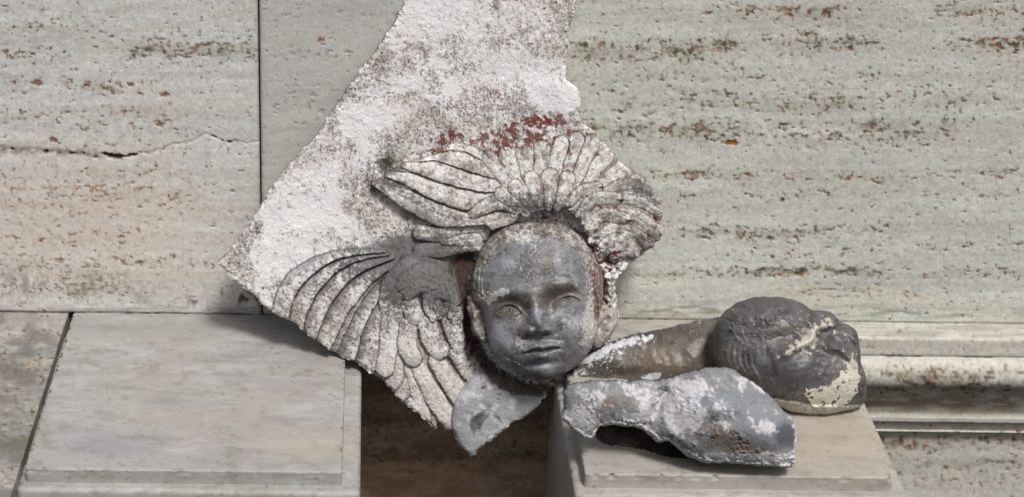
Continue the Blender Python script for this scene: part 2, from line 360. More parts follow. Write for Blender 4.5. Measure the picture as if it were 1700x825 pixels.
# ------------------------------------------------------------------ MARBLE PLINTHS
def rounded_plate(name, x0, x1, y0, y1, z0, z1, r, colfn, parent, cr=0.006):
    """plate with softly rounded top edge and rounded corners, finely meshed on top"""
    n_in = 150
    # parametric: nested rings for the rounded edge, a grid for the top
    nx = int((x1 - x0 - 2 * r) / 0.003) + 2; ny = int((y1 - y0 - 2 * r) / 0.003) + 2
    X, Y = np.meshgrid(np.linspace(x0 + r, x1 - r, nx), np.linspace(y1 - r, y0 + r, ny)); 
    Z = np.full(X.shape, z1) + fbm(X / K, Y / K, 70, 3, 9) * 0.0003
    V = [np.stack([X, Y, Z], -1).reshape(-1, 3)]; Q = [grid_quads(np.ones((ny - 1, nx - 1), bool))]
    idx = np.arange(nx * ny).reshape(ny, nx)
    ring = np.concatenate([idx[0, :-1], idx[:-1, -1], idx[-1, :0:-1], idx[:0:-1, 0]])
    P = V[0][ring].copy(); cx_, cy_ = (x0 + x1) / 2, (y0 + y1) / 2
    sgn = np.zeros((len(ring), 2))
    sgn[:, 0] = np.where(np.isclose(P[:, 0], x1 - r), 1, np.where(np.isclose(P[:, 0], x0 + r), -1, 0))
    sgn[:, 1] = np.where(np.isclose(P[:, 1], y1 - r), 1, np.where(np.isclose(P[:, 1], y0 + r), -1, 0))
    nrm = sgn / np.maximum(np.hypot(sgn[:, 0], sgn[:, 1]), 1)[:, None]
    prev = ring; base = nx * ny; L = len(ring)
    chip = np.clip(fbm(P[:, 0] / K + P[:, 1] / K * 1.7, P[:, 1] / K - P[:, 0] / K, 30, 5, 17, 0.7) - 0.12, 0, 1) * 0.007
    steps = [(r * math.sin(a), r * (1 - math.cos(a))) for a in np.linspace(0.3, math.pi / 2, 5)]
    h = z1 - z0; steps += [(r, r + (h - r) * k / 10) for k in range(1, 11)]
    for k, (o, dz) in enumerate(steps):
        oo = o - chip * (1 if k < 7 else 0)
        R = P.copy(); R[:, :2] += nrm * oo[:, None]; R[:, 2] = z1 - dz + fbm(P[:, 0] / K, P[:, 1] / K, 70, 3, 9) * 0.0003 * (k < 3)
        V.append(R); cur = base + np.arange(L); Q.append(np.stack([prev, np.roll(prev, -1), np.roll(cur, -1), cur], 1)); prev = cur; base += L
    V = np.vstack(V); Q = np.vstack(Q)
    Q = Q.copy(); col = colfn(V)
    return mesh_obj(name, V, Q[:, ::-1] if False else Q, M_MARB, parent, col)
def marble_fn(base, tint, seed, stain):
    def fn(V):
        px, py = proj(V)
        x, y = V[:, 0] / K, V[:, 1] / K + V[:, 2] / K
        c = lin(*base) * (1 + (fbm(x, y, 240, 4, seed, sy=70) * 0.12 + fbm(x, y, 60, 4, seed + 2, sy=16) * 0.08)[..., None])
        c = mixc(c, lin(*tint), 0.45 * ss(-0.2, 0.6, fbm(x, y, 200, 4, seed + 4, sy=80)))
        c = mixc(c, lin(180, 181, 182) if seed == 400 else lin(174, 170, 162), 0.35 * ss(0.0, 0.7, fbm(x, y, 150, 5, seed + 6, 0.65, sy=55)))
        c *= (1 + 0.13 * fbm(x + y * .2, y, 22, 5, seed + 12, 0.75, sy=12))[..., None]
        c = mixc(c, lin(112, 104, 94), 0.35 * ss(0.1, 0.5, fbm(x, y, 46, 5, seed + 13, 0.75, sy=30)))
        c = mixc(c, lin(118, 116, 118), 0.35 * ss(0.2, 0.6, fbm(x, y, 90, 5, seed + 8, sy=30)))
        c = mixc(c, lin(70, 66, 60), 0.5 * ss(0.62, 0.8, fbm(x, y, 12, 4, seed + 10, sy=7) + 0.25 * fbm(x, y, 90, 2, seed + 11)))
        for (sx, sy_, a, b, cc, st) in stain: c = mixc(c, lin(*cc), np.clip(st * ga(px, py, sx, sy_, a, b), 0, 1))
        return c
    return fn
def plinth(x0, x1, yf, label, fn, yb_low, xl_out, xr_out):
    t = tag(empty("stone_plinth", ((x0 + x1) / 2, yf / 2, -0.4)), label, "plinth")
    rounded_plate("top_slab", x0, x1, yf, 0.004, -0.0175, 0.0, 0.0022, fn, t)
    rounded_plate("lower_moulding", x0 - xl_out, x1 + xr_out, yf - 0.016, yb_low, -0.5, -0.0178, 0.006, fn, t)
    return t
plinth(LBx0, LBx1, LByF, "grey white marble plinth with an empty top at the left of the winged relief",
       marble_fn((152, 151, 148), (148, 142, 134), 400, [(520, 745, 60, 18, (170, 156, 132), .4), (180, 735, 50, 14, (120, 122, 134), .45), (350, 690, 120, 30, (160, 150, 142), .3), (200, 545, 200, 14, (140, 138, 136), .5)]), -0.03, 0.010, 0.021)
plinth(RBx0, RBx1, RByF, "beige stone plinth at the right carrying two dark broken head fragments",
       marble_fn((160, 157, 150), (150, 146, 137), 500, [(1400, 730, 120, 40, (164, 150, 130), .5)]), -0.10, 0.012, 0.018)

# ------------------------------------------------------------------ THE WINGED RELIEF
LAM = math.radians(13)
S0 = on_z(572, 594, 0.0)                       # the front face crosses the ledge level here
N_ = np.array([0, -math.cos(LAM), math.sin(LAM)]); UX = np.array([1.0, 0, 0]); UY = np.array([0, math.sin(LAM), math.cos(LAM)])
def on_slab(px, py, h=0.0):
    d = ray(px, py); t = ((S0 + N_ * h - CAM) @ N_) / (d @ N_); return CAM + t * d
sk = ((on_slab(800, 400) - CAM) @ fw) / F      # metres per pixel at the relief
print("slab scale", sk, "top at wall y", on_slab(800, 0)[1], "tip", on_slab(780, 752))
outl = [(690, -60), (675, 0), (655, 40), (640, 60), (610, 105), (597, 120), (575, 155), (545, 195), (520, 230), (480, 275), (450, 315), (430, 345), (405, 385), (380, 415), (362, 437),
        (375, 455), (410, 485), (440, 510), (455, 520), (480, 530), (515, 555), (550, 578), (590, 602), (625, 622), (650, 645), (670, 668), (700, 690), (712, 706), (722, 714), (727, 703), (750, 714), (765, 738), (780, 752),
        (800, 735), (840, 705), (875, 684), (890, 672), (905, 655), (915, 640), (934, 628), (950, 606), (985, 592), (1000, 572), (1015, 548), (1023, 520), (1022, 490), (1018, 462), (1045, 440), (1075, 420), (1098, 402),
        (1100, 370), (1095, 330), (1075, 300), (1050, 285), (1020, 255), (990, 225), (965, 195), (960, 185), (967, 160), (955, 145), (942, 135), (940, 105), (945, 70), (948, 40), (958, 10), (962, -20), (950, -70), (900, -95), (800, -100), (720, -90)]
o1 = on_slab(345, 790); o2 = on_slab(1120, -110)
du = (o2 - S0) @ UX; a_u = (on_slab(345, 400) - S0) @ UX; b_u = (on_slab(1118, 400) - S0) @ UX
a_v = (on_slab(700, 775) - S0) @ UY; b_v = (on_slab(700, -115) - S0) @ UY
st = 0.00084
nu = int((b_u - a_u + 0.03) / st); nv = int((b_v - a_v) / st)
U, Vv = np.meshgrid(np.linspace(a_u - 0.015, b_u + 0.015, nu), np.linspace(b_v, a_v, nv))
B = S0 + U[..., None] * UX + Vv[..., None] * UY
x, y = proj(B)
print("slab grid", U.shape)
xr_ = x + fbm(x, y, 34, 4, 601) * 5 + fbm(x, y, 9, 2, 602) * 1.0; yr_ = y + fbm(x, y, 34, 4, 603) * 5 + fbm(x, y, 9, 2, 604) * 1.0
ins = inside(xr_, yr_, outl)
dE, _, _ = polydist(xr_, yr_, outl + [outl[0]])

QS = np.zeros_like(x); H = np.zeros_like(x); RID = np.zeros(x.shape, int); QM = np.zeros_like(x)       # height px, region id, groove mask
WING = np.zeros(x.shape, int)
# wing masses
upperM = 12 * ss(0, 1, ga(x, y, 760, 310, 110, 42, 8) * 1.3) + 26 * ga(x, y, 900, 335, 95, 60) + 15 * ga(x, y, 1030, 350, 60, 60)
lowL = 10 * ga(x, y, 560, 490, 80, 80)
lowC = 13 * ga(x, y, 700, 450, 55, 45) + 14 * ga(x, y, 700, 560, 70, 90)
upperM -= 12 * ga(x, y, 895, 352, 50, 14)
FEATH = []                                     # (region id, wing index)
def feather(wing, spine, widths, base, mass, amp=5.0, tilt=0.0, tip=2.0, zc=None):
    if zc is not None: spine = [(zc[0] + u / zc[2], zc[1] + v / zc[2]) for u, v in spine]; widths = [q / zc[2] for q in widths]
    P = smooth_pts(spine, 6) if len(spine) > 2 else smooth_pts([spine[0], ((spine[0][0] + spine[1][0]) / 2, (spine[0][1] + spine[1][1]) / 2), spine[1]], 6)
    mw = max(widths); lo = P.min(0) - mw - 2; hi = P.max(0) + mw + 2
    m = (x > lo[0]) & (x < hi[0]) & (y > lo[1]) & (y < hi[1])
    wob = 1 + 0.10 * fbm(x[m], y[m], 20, 3, 610 + len(FEATH))
    d, t, sg = polydist(x[m], y[m], P)
    wt = np.interp(t, np.linspace(0, 1, len(widths)), widths) * wob; q = d / wt
    hh = mass[m] + base + amp * (1 - 0.85 * np.clip(q, 0, 1) ** 2.6) * 0.85 + 1.5 * tilt * sg * q + tip * t
    hh += -0.7 * np.exp(-0.5 * (d / 1.4) ** 2) * (t < 0.9) + 0.35 * np.sin(t * 60 + q * 3 + 3 * fbm(x[m], y[m], 15, 2, 5)) * q   # quill line and barbs
    inn = q < 1
    idx = np.flatnonzero(m.ravel())[inn]; rid = len(FEATH) + 1; FEATH.append((rid, wing))
    H.ravel()[idx] = hh[inn]; RID.ravel()[idx] = rid; QM.ravel()[idx] = ss(0.74, 1.0, q[inn]); QS.ravel()[idx] = (q * sg)[inn]; WING.ravel()[idx] = wing
Z3 = (600, 180, 2.946); Z4 = (350, 380, 2.116)
# the bodies of the wings, under the feathers
def body(rid, wing, poly, mass, base, zc):
    P = smooth_pts([(zc[0] + u / zc[2], zc[1] + v / zc[2]) for u, v in poly + [poly[0]]], 5)
    i_ = inside(x, y, P); dd_, _, _ = polydist(x, y, P)
    H[i_] = (mass + base * ss(0, 8, dd_))[i_]; RID[i_] = rid; WING[i_] = wing; QM[i_] = 0.5
zm = upperM
body(901, 1, [(70, 352), (140, 298), (250, 246), (350, 222), (480, 188), (640, 190), (760, 300), (800, 480), (700, 560), (560, 590), (440, 575), (300, 520), (150, 440)], zm, 4, Z3)
body(902, 2, [(620, 230), (700, 185), (800, 160), (880, 155), (960, 130), (1060, 105), (1130, 140), (1200, 205), (1270, 270), (1350, 345), (1200, 480), (1060, 530), (900, 470), (780, 500), (690, 380)], zm, 5, Z3)
body(903, 3, [(1040, 500), (1100, 380), (1200, 350), (1330, 330), (1440, 380), (1470, 470), (1478, 600), (1400, 680), (1300, 720), (1180, 720), (1100, 620)], zm, 6, Z3)
body(905, 5, [(640, 80), (560, 60), (460, 72), (340, 118), (260, 190), (225, 260), (215, 300), (600, 560), (620, 300), (680, 130)], lowL, 3, Z4)
body(906, 6, [(760, 95), (680, 110), (620, 190), (595, 380), (575, 500), (760, 700), (900, 720), (960, 560), (900, 400), (880, 220), (840, 130)], lowC, 2, Z4)
# wing 1: upper left, long feathers; drawn from the back to the front
feather(1, [(640, 300), (560, 235), (470, 200), (360, 222)], [46, 46, 36, 14], 2, zm, 3.5, 1, -1, Z3)
feather(1, [(640, 335), (560, 290), (460, 250), (300, 250)], [50, 52, 46, 16], 3, zm, 4, 1.5, -1, Z3)
feather(1, [(660, 385), (520, 350), (380, 300), (210, 272)], [50, 52, 46, 16], 4, zm, 4.5, 1.8, -1, Z3)
feather(1, [(690, 440), (560, 440), (380, 400), (240, 340), (130, 315)], [50, 52, 50, 40, 16], 5, zm, 4.5, 2, -1, Z3)
feather(1, [(720, 510), (560, 545), (380, 510), (200, 425), (60, 362)], [40, 50, 58, 50, 10], 6, zm, 5, 2, -1, Z3)
feather(1, [(760, 470), (660, 440), (590, 470), (540, 500)], [34, 40, 40, 26], 7, zm, 4, 1, 0, Z3)
# wing 2: the fan behind the head
fan = [((800, 440), (700, 330), (625, 235), 34), ((830, 430), (770, 320), (715, 225), 42), ((858, 420), (820, 300), (800, 195), 44), ((880, 420), (880, 300), (880, 190), 38),
       ((1100, 520), (1240, 420), (1345, 350), 36), ((1060, 480), (1190, 350), (1270, 280), 34), ((1020, 470), (1110, 320), (1195, 225), 34), ((985, 450), (1050, 300), (1125, 160), 36), ((950, 440), (990, 290), (1050, 150), 34), ((915, 430), (935, 300), (975, 165), 34)]
for k, (a, b, c, w_) in enumerate(fan): feather(2, [a, b, c], [24, w_ * 1.15, w_ * 1.2], 4 + 0.5 * (k % 2), zm, 3.2, 1.3 if k > 3 else -1.3, -1, Z3)
for (a, b, w_) in [((800, 500), (680, 400), 34), ((830, 480), (745, 365), 34), ((865, 470), (825, 330), 36), ((905, 470), (915, 320), 40), ((950, 470), (1000, 330), 36)]:
    feather(2, [a, b], [20, w_ * 1.15], 6, zm, 2.6, 0, 0, Z3)
# wing 3: upper right, curling feathers
for sp, wd_ in [([(1060, 500), (1200, 390), (1300, 365), (1440, 430)], [26, 30, 36, 34]), ([(1080, 510), (1200, 450), (1330, 440), (1455, 515)], [26, 34, 36, 26]),
                ([(1090, 540), (1210, 500), (1330, 520), (1450, 600)], [26, 34, 40, 38]), ([(1120, 620), (1230, 570), (1330, 600), (1400, 665)], [30, 36, 36, 26]), ([(1150, 690), (1200, 640), (1270, 640), (1320, 690)], [40, 50, 50, 34]),
                ([(1010, 450), (1060, 390), (1140, 370)], [22, 32, 30]), ([(1060, 500), (1120, 430), (1225, 425)], [26, 38, 38]), ([(1100, 560), (1170, 500), (1270, 520)], [26, 36, 34])]:
    feather(3, sp, [q * 1.08 for q in wd_], 5, zm, 5.5, 3.2, 3, Z3)
# wing 4: short stump below wing 1
feather(4, [(560, 655), (420, 680), (285, 690)], [40, 42, 34], 0, zm * 0.4 + 6, 4, 1, 0, Z3)
feather(4, [(590, 600), (430, 612), (285, 605)], [44, 46, 36], 1.5, zm * 0.4 + 6, 4, 0, 0, Z3)
feather(4, [(560, 632), (470, 640), (400, 652)], [34, 32, 14], 2.5, zm * 0.4 + 6, 3, 0, 0, Z3)
# wing 5: lower left, sweeping arcs
for sp, wd_ in [([(610, 76), (470, 84), (350, 130), (275, 200), (245, 300)], [8, 16, 26, 32, 34]), ([(620, 84), (470, 112), (370, 180), (320, 260), (305, 330)], [8, 16, 26, 30, 32]),
                ([(640, 92), (500, 135), (415, 215), (372, 290), (350, 370)], [8, 20, 28, 30, 32]), ([(650, 110), (550, 165), (470, 250), (425, 330), (390, 410)], [12, 24, 34, 34, 32]),
                ([(660, 150), (590, 230), (540, 320), (510, 400), (480, 470)], [20, 36, 44, 50, 52]), ([(640, 200), (585, 320), (560, 400), (540, 480)], [20, 34, 40, 40])]:
    feather(5, sp, wd_, 4, lowL, 6.0, 3.4, 1, Z4)
# wing 6: lower centre
lc = lowC
feather(6, [(650, 440), (640, 540), (600, 590)], [30, 34, 34], 1, lc, 4.5, 1, 0, Z4)
feather(6, [(700, 520), (680, 560), (650, 600)], [20, 24, 24], 3, lc, 5, 1, 0, Z4)
feather(6, [(700, 480), (735, 580), (745, 680), (700, 610)], [26, 32, 30, 26], 2, lc, 5, -1, 0, Z4)
feather(6, [(730, 480), (790, 590), (850, 680)], [28, 36, 34], 4, lc, 5.5, -1.5, 0, Z4)
feather(6, [(790, 450), (850, 540), (900, 620)], [30, 38, 36], 5, lc, 5.5, -1.5, 0, Z4)
feather(6, [(860, 420), (920, 500), (960, 540)], [30, 36, 30], 6, lc, 5, -1.5, 0, Z4)
feather(6, [(700, 130), (640, 210), (632, 330), (610, 480)], [50, 46, 38, 34], 6, lc, 6, 1.5, 0, Z4)
feather(6, [(690, 330), (690, 400), (710, 440)], [32, 38, 34], 8, lc, 6, 0, 1, Z4)
feather(6, [(760, 320), (780, 380), (800, 415)], [38, 42, 36], 7, lc, 6, 0, 1, Z4)
feather(6, [(840, 300), (860, 370), (870, 400)], [36, 36, 30], 7, lc, 5, 0, 1, Z4)
feather(6, [(700, 250), (715, 290)], [36, 34], 9, lc, 5, 0, 1, Z4)
feather(6, [(790, 230), (790, 262)], [52, 46], 10, lc, 5, 0, 1, Z4)
feather(6, [(700, 180), (760, 150), (830, 200), (860, 300)], [52, 50, 40, 30], 9, lc, 5, 1, 0, Z4)
for q1 in ([(690, 225), (735, 190), (790, 205)], [(780, 300), (760, 250), (790, 215), (830, 225)], [(840, 290), (860, 240), (840, 190)]): feather(6, q1, [14, 22, 18], 12, lc, 4, 1, 1, Z4)
# the smooth lobe at the bottom
lobe = [(805, 612), (785, 620), (765, 642), (752, 672), (750, 700), (757, 728), (775, 752), (800, 745), (850, 705), (912, 655), (890, 640), (860, 628), (830, 616)]
LB = smooth_pts(lobe + [lobe[0]], 5); li = inside(x, y, LB); ld, _, _ = polydist(x, y, LB)
lh = 16 + 15 * np.sqrt(np.clip(1 - (1 - np.clip(ld / 26, 0, 1)) ** 2, 0, 1)) + 6 * ga(x, y, 800, 655, 30, 30) - 5 * stroke(x, y, [(800, 660), (808, 672), (790, 690), (795, 712)], 4, 1) - 4 * stroke(x, y, [(815, 680), (828, 692), (825, 706)], 3, 1)
H = np.where(li, lh, H); RID = np.where(li, 900, RID); QM = np.where(li, 0, QM); WING = np.where(li, 9, WING)
# crumbling plaster round the head: pockets, neck, curls to the right
head_c = (888, 500)
pocket = ss(0, 1, 1.6 * ga(x, y, 770, 452, 16, 20) + ga(x, y, 782, 545, 10, 50))
H = np.where(WING == 0, H - 0, H)
rough = ss(0.15, 0.8, 1.3 * ga(x, y, 1000, 480, 30, 75, -8) + ga(x, y, 1010, 545, 22, 30))
H = np.where((WING == 0) | (WING == 3), H + rough * (26 + 12 * fbm(x, y, 26, 4, 620) + 5 * fbm(x, y, 8, 3, 621)), H)
H += 9 * stroke(x, y, [(985, 420), (1002, 450), (1008, 480), (1000, 510)], 5, 1) + 8 * stroke(x, y, [(1018, 520), (1006, 532), (996, 548), (1000, 560)], 4, 1)
H -= 10 * stroke(x, y, [(992, 440), (996, 480), (992, 505)], 4, 1) + 9 * stroke(x, y, [(1010, 528), (998, 540), (990, 548)], 3, 1)
neck = ss(0.2, 0.9, 1.4 * ga(x, y, 905, 628, 40, 16, -12)); H = np.where(WING != 9, np.maximum(H, neck * 20), H)
H = np.where(WING != 9, H - pocket * 14, H)
side = ss(0.3, 0.9, ga(x, y, 795, 600, 16, 30, -20)); H = np.where(WING != 9, H - side * 16 - 10 * stroke(x, y, [(792, 580), (815, 612), (850, 634)], 8, 1, 0), H)
# ground of the slab: gentle hollows, worn crust, small losses
bgm = (WING == 0).astype(float)
crust = fbm(x, y, 60, 5, 630); fine = fbm(x, y, 9, 4, 631)
H += 1.6 * crust + 0.38 * fine + 0.12 * fbm(x, y, 3.2, 2, 632)
wornw = ss(0.05, 0.5, fbm(x, y, 26, 4, 633)); H += np.where(bgm > 0, 0.9 * wornw, 0.5 * wornw)
pitc, pitv = cells(x / 7, y / 7, 640); H -= 1.0 * (1 - ss(0.08, 0.3, pitc)) * (pitv > 0.75)
# broken edge: the arris falls away
H -= 7 * (1 - ss(0, 9, dE)) ** 2 * (0.6 + 0.6 * fbm(x, y, 12, 3, 641)); 
H -= 24 * ss(0.2, 1, ga(x, y, 1088, 420, 26, 12, -35)) 
H += 4 * ga(x, y, 935, 150, 26, 30) - 3 * ga(x, y, 900, 120, 60, 20)

# ---- pigment of the relief
white = ss(0.12, 0.7, 1.1 * ga(x, y, 720, 20, 70, 40) + ga(x, y, 880, 118, 70, 28, 12) + 0.9 * ga(x, y, 930, 160, 35, 20) + 1.1 * ga(x, y, 505, 345, 38, 60, 25) + 0.7 * ga(x, y, 590, 205, 50, 40) + 0.6 * ga(x, y, 690, 150, 40, 25) + 0.7 * ga(x, y, 470, 430, 50, 25)
           + 0.5 * ga(x, y, 590, 390, 30, 20) + 0.55 * fbm(x, y, 60, 4, 650, 0.6) - 0.1)
sp1 = fbm(x, y, 8, 4, 651, 0.75); sp2 = fbm(x, y, 3.4, 3, 652, 0.7); med = fbm(x, y, 42, 4, 653)
col = np.ones(x.shape + (3,)) * lin(207, 206, 206)
col *= (1 + 0.06 * crust[..., None] + 0.05 * sp2[..., None])
col = mixc(col, lin(188, 178, 166), 0.5 * ss(-0.3, 0.6, fbm(x, y, 80, 4, 654)) * (1 - white))
dk = ss(-0.1, 0.5, sp1 * 0.75 + sp2 * 0.5 + 0.6 * med + 0.28 - 0.8 * white)
col = mixc(col, lin(146, 140, 136), dk * 0.85)
dk2 = ss(0.34, 0.56, sp2 + 0.5 * sp1 + 0.3 * med - 0.45 * white); col = mixc(col, lin(62, 52, 47), dk2 * 0.85)
topgrey = ga(x, y, 840, 70, 110, 40, 10) * 0.6; col = mixc(col, lin(150, 144, 142), topgrey * ss(-0.4, 0.4, sp1) * 0.6)
wm = ((WING > 0) & (WING < 9)).astype(float)
up = ((WING >= 1) & (WING <= 4)).astype(float)
col = mixc(col, lin(188, 184, 178), 0.35 * up)
col = mixc(col, lin(216, 216, 216), up * 0.7 * ss(0.1, 0.45, fbm(x, y, 20, 5, 664, .75)))
col = mixc(col, lin(98, 88, 80), up * 0.75 * ss(-0.05, 0.5, fbm(x, y, 24, 5, 660, .75)))
# dust-caught grooves
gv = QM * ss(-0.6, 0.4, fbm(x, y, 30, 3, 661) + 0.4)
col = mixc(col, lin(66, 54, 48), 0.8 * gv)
# grey dirt
G = 1.9 * ga(x, y, 705, 442, 52, 36) + 0.6 * ga(x, y, 655, 470, 14, 40) + 0.8 * ga(x, y, 880, 335, 50, 22) + 0.9 * ga(x, y, 1070, 310, 26, 14, 30) + 0.5 * ga(x, y, 745, 500, 25, 40) + 1.2 * ga(x, y, 640, 272, 12, 10) \
    + 0.5 * ga(x, y, 530, 440, 60, 14, -20) + 0.55 * ga(x, y, 600, 440, 50, 20, -30) + 0.8 * ga(x, y, 428, 378, 8, 14) + 0.5 * ga(x, y, 690, 325, 70, 12, 25) + 0.5 * ga(x, y, 620, 310, 20, 12) + 0.4 * ga(x, y, 1080, 390, 30, 30)
Gm = ss(0.25, 0.85, G + 0.45 * sp1 + 0.25 * sp2)
col = mixc(col, lin(82, 81, 80), Gm * 0.85)
sd_ = ss(-0.1, 0.8, -QS + 0.35 * fbm(x, y, 24, 4, 663) + 0.2 * sp1) * (WING == 5) * ss(445, 520, x + 0.4 * (460 - y)); col = mixc(col, lin(86, 84, 82), 0.7 * sd_)  # lower-left feathers greyer along one side
# lower long feathers bare and pale
pale = ss(0.3, 0.9, ga(x, y, 690, 580, 22, 30) + ga(x, y, 725, 650, 45, 50) + 0.5 * ga(x, y, 640, 600, 20, 40)) * ss(-0.5, 0.2, -sp1 + 0.4)
col = mixc(col, lin(206, 200, 192), 0.55 * pale * (1 - QM))
# lobe: cool grey
lm = li.astype(float)
lc1 = np.ones(x.shape + (3,)) * lin(150, 151, 154); lc1 = mixc(lc1, lin(196, 197, 200), ss(0.0, 0.5, fbm(x, y, 22, 4, 670)) * 0.8)
lc1 = mixc(lc1, lin(66, 64, 66), ss(0.42, 0.8, 0.5 * fbm(x, y, 16, 5, 671, .7) + 0.9 * ga(x, y, 788, 692, 9, 20) + 0.9 * ga(x, y, 800, 684, 12, 5, -20) + 0.6 * ga(x, y, 815, 630, 24, 10)) * 0.8)
col = mixc(col, 0 * col, lm) + lc1 * lm[..., None]
# red-brown bole
R = 1.3 * ga(x, y, 745, 228, 16, 9, -20) + 1.3 * ga(x, y, 880, 212, 40, 9, -10) + 0.9 * ga(x, y, 900, 200, 26, 8) + 1.0 * ga(x, y, 826, 153, 8, 5) + 0.7 * ga(x, y, 770, 104, 9, 5) + 0.7 * ga(x, y, 712, 236, 8, 6) + 0.75 * stroke(x, y, [(660, 270), (700, 255), (760, 240), (830, 235), (900, 222)], 4, 1) \
    + 0.75 * ga(x, y, 840, 228, 40, 12) + 0.45 * ga(x, y, 900, 240, 90, 40) + 0.8 * stroke(x, y, [(860, 365), (900, 362), (950, 375), (985, 410), (1000, 450)], 4, 1) + 0.5 * ga(x, y, 467, 312, 16, 10) + 0.9 * ga(x, y, 715, 560, 3, 3) \
    + 1.0 * ga(x, y, 995, 475, 12, 55) + 1.0 * ga(x, y, 1010, 430, 22, 12) + 0.8 * ga(x, y, 772, 455, 16, 22) + 0.9 * ga(x, y, 790, 590, 14, 34, -25) + 0.8 * ga(x, y, 905, 632, 45, 10, -10) + 0.6 * ga(x, y, 1075, 375, 12, 16, -40) + 0.5 * ga(x, y, 1040, 350, 50, 40) * QM \
    + 0.5 * QM * up + 0.55 * ga(x, y, 760, 520, 16, 30) + 0.35 * ga(x, y, 660, 400, 30, 20)
rn = fbm(x, y, 13, 4, 680, 0.65); Rm = ss(0.56, 0.78, np.clip(R, 0, 1.05) * 0.68 + 0.75 * rn + 0.15 * sp2)
col = mixc(col, lin(92, 42, 34), Rm * 0.85)
hot = ss(0.75, 1.1, 0.95 * (ga(x, y, 745, 228, 16, 9) + ga(x, y, 885, 212, 40, 9) + ga(x, y, 826, 153, 6, 5) + ga(x, y, 903, 196, 14, 8)) + 0.4 * rn); col = mixc(col, lin(104, 38, 30), hot * Rm * 0.8)
dr = ss(0.46, 0.56, fbm(x, y, 11, 3, 683)) * ss(0.1, 0.4, fbm(x, y, 60, 2, 684)) * bgm; col = mixc(col, lin(116, 48, 36), dr * 0.45)
shade_and_dirt = ss(0.3, 0.8, 1.1 * stroke(x, y, [(782, 540), (792, 580), (815, 612), (850, 634), (905, 642)], 8, 1, 0) + 1.0 * stroke(x, y, [(778, 425), (768, 460), (775, 510), (784, 560)], 8, 1, 0) + 0.7 * ga(x, y, 765, 440, 22, 14) + 0.3 * sp1)  # shade round the chin painted in; brown dirt left of the head
col = mixc(col, lin(66, 48, 40), shade_and_dirt * 0.85)
# edges show clean plaster
col = mixc(col, lin(214, 210, 204), 0.4 * (1 - ss(1, 8, dE)) * ss(-0.4, 0.3, -sp1))
# moss speck
k = np.clip(1.6 * ga(x, y, 643, 270, 7, 8) * ss(-0.3, 0.3, sp1 + 0.3), 0, 1); col = mixc(col, lin(58, 56, 40), k)

def comps(m):
    lab = np.where(m, np.arange(1, m.size + 1).reshape(m.shape), 0)
    while True:
        p = np.pad(lab, 1); n = np.maximum.reduce([lab, p[:-2, 1:-1], p[2:, 1:-1], p[1:-1, :-2], p[1:-1, 2:]]) * m
        if (n == lab).all(): return lab
        lab = n
cmf = ins[:-1, :-1] & ins[1:, :-1] & ins[:-1, 1:] & ins[1:, 1:]
RC = RID[:-1, :-1].copy(); RC[~cmf] = -1
for _ in range(2):
    for rid in [r_ for r_, _w in FEATH] + [901, 902, 903, 905, 906, 900]:
        jj, ii = np.nonzero(RC == rid)
        if len(jj) == 0: continue
        j0, j1, i0, i1 = max(jj.min() - 1, 0), jj.max() + 2, max(ii.min() - 1, 0), ii.max() + 2
        sub = RC[j0:j1, i0:i1]; lab = comps(sub == rid); ids, cnt = np.unique(lab[lab > 0], return_counts=True)
        if len(ids) < 2: continue
        for k_ in ids[cnt < cnt.max()]:
            c_ = lab == k_; p = np.pad(c_, 1); ring = (p[:-2, 1:-1] | p[2:, 1:-1] | p[1:-1, :-2] | p[1:-1, 2:]) & ~c_ & (sub >= 0) & (sub != rid)
            v_, n_ = np.unique(sub[ring], return_counts=True)
            sub[c_] = v_[n_.argmax()] if len(v_) else 0
relief = tag(empty("cherub_relief", tuple(on_slab(780, 752))), "large broken white plaster relief with a winged child's face leaning between the plinths", "sculpture")
P3 = B + H[..., None] * sk * N_
Nn = x.size; FV = P3.reshape(-1, 3); BK = (B - N_ * 0.024 + (fbm(x, y, 40, 3, 690) * 0.003)[..., None] * N_).reshape(-1, 3)
# broken side faces bulge raggedly
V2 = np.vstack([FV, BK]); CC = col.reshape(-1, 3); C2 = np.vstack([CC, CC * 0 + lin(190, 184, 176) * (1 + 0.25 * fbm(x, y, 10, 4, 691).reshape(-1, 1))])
cm = ins[:-1, :-1] & ins[1:, :-1] & ins[:-1, 1:] & ins[1:, 1:]
rc = RC
bgc = cm & (rc == 0)
Qb = grid_quads(cm)[:, ::-1] + Nn
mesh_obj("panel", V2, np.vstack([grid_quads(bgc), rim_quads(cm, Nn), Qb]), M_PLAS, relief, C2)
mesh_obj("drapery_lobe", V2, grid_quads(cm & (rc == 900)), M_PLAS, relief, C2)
wing_names = {1: "wing", 2: "wing", 3: "wing", 4: "wing", 5: "wing", 6: "wing"}
wlab = {1: "long-feathered wing stretching left above the face", 2: "fan of short feathers rising over the forehead", 3: "curled wing at the broken right edge", 4: "short stump of wing beside the temple",
        5: "wing of wide curved feathers at the lower left corner", 6: "dark-shouldered wing hanging left of the face"}
for wi in range(1, 7):
    we = bpy.data.objects.new("wing", None); C.objects.link(we); we.parent = relief; we["label"] = wlab[wi]; we.empty_display_size = 0.02
    for rid, w_ in FEATH + [(900 + wi, wi)]:
        if w_ != wi: continue
        q = grid_quads(cm & (rc == rid))
        if len(q) < 30: continue
        o = mesh_obj("feather" if rid < 900 else "wing_body", V2, q, M_PLAS, relief, C2); o.parent = we

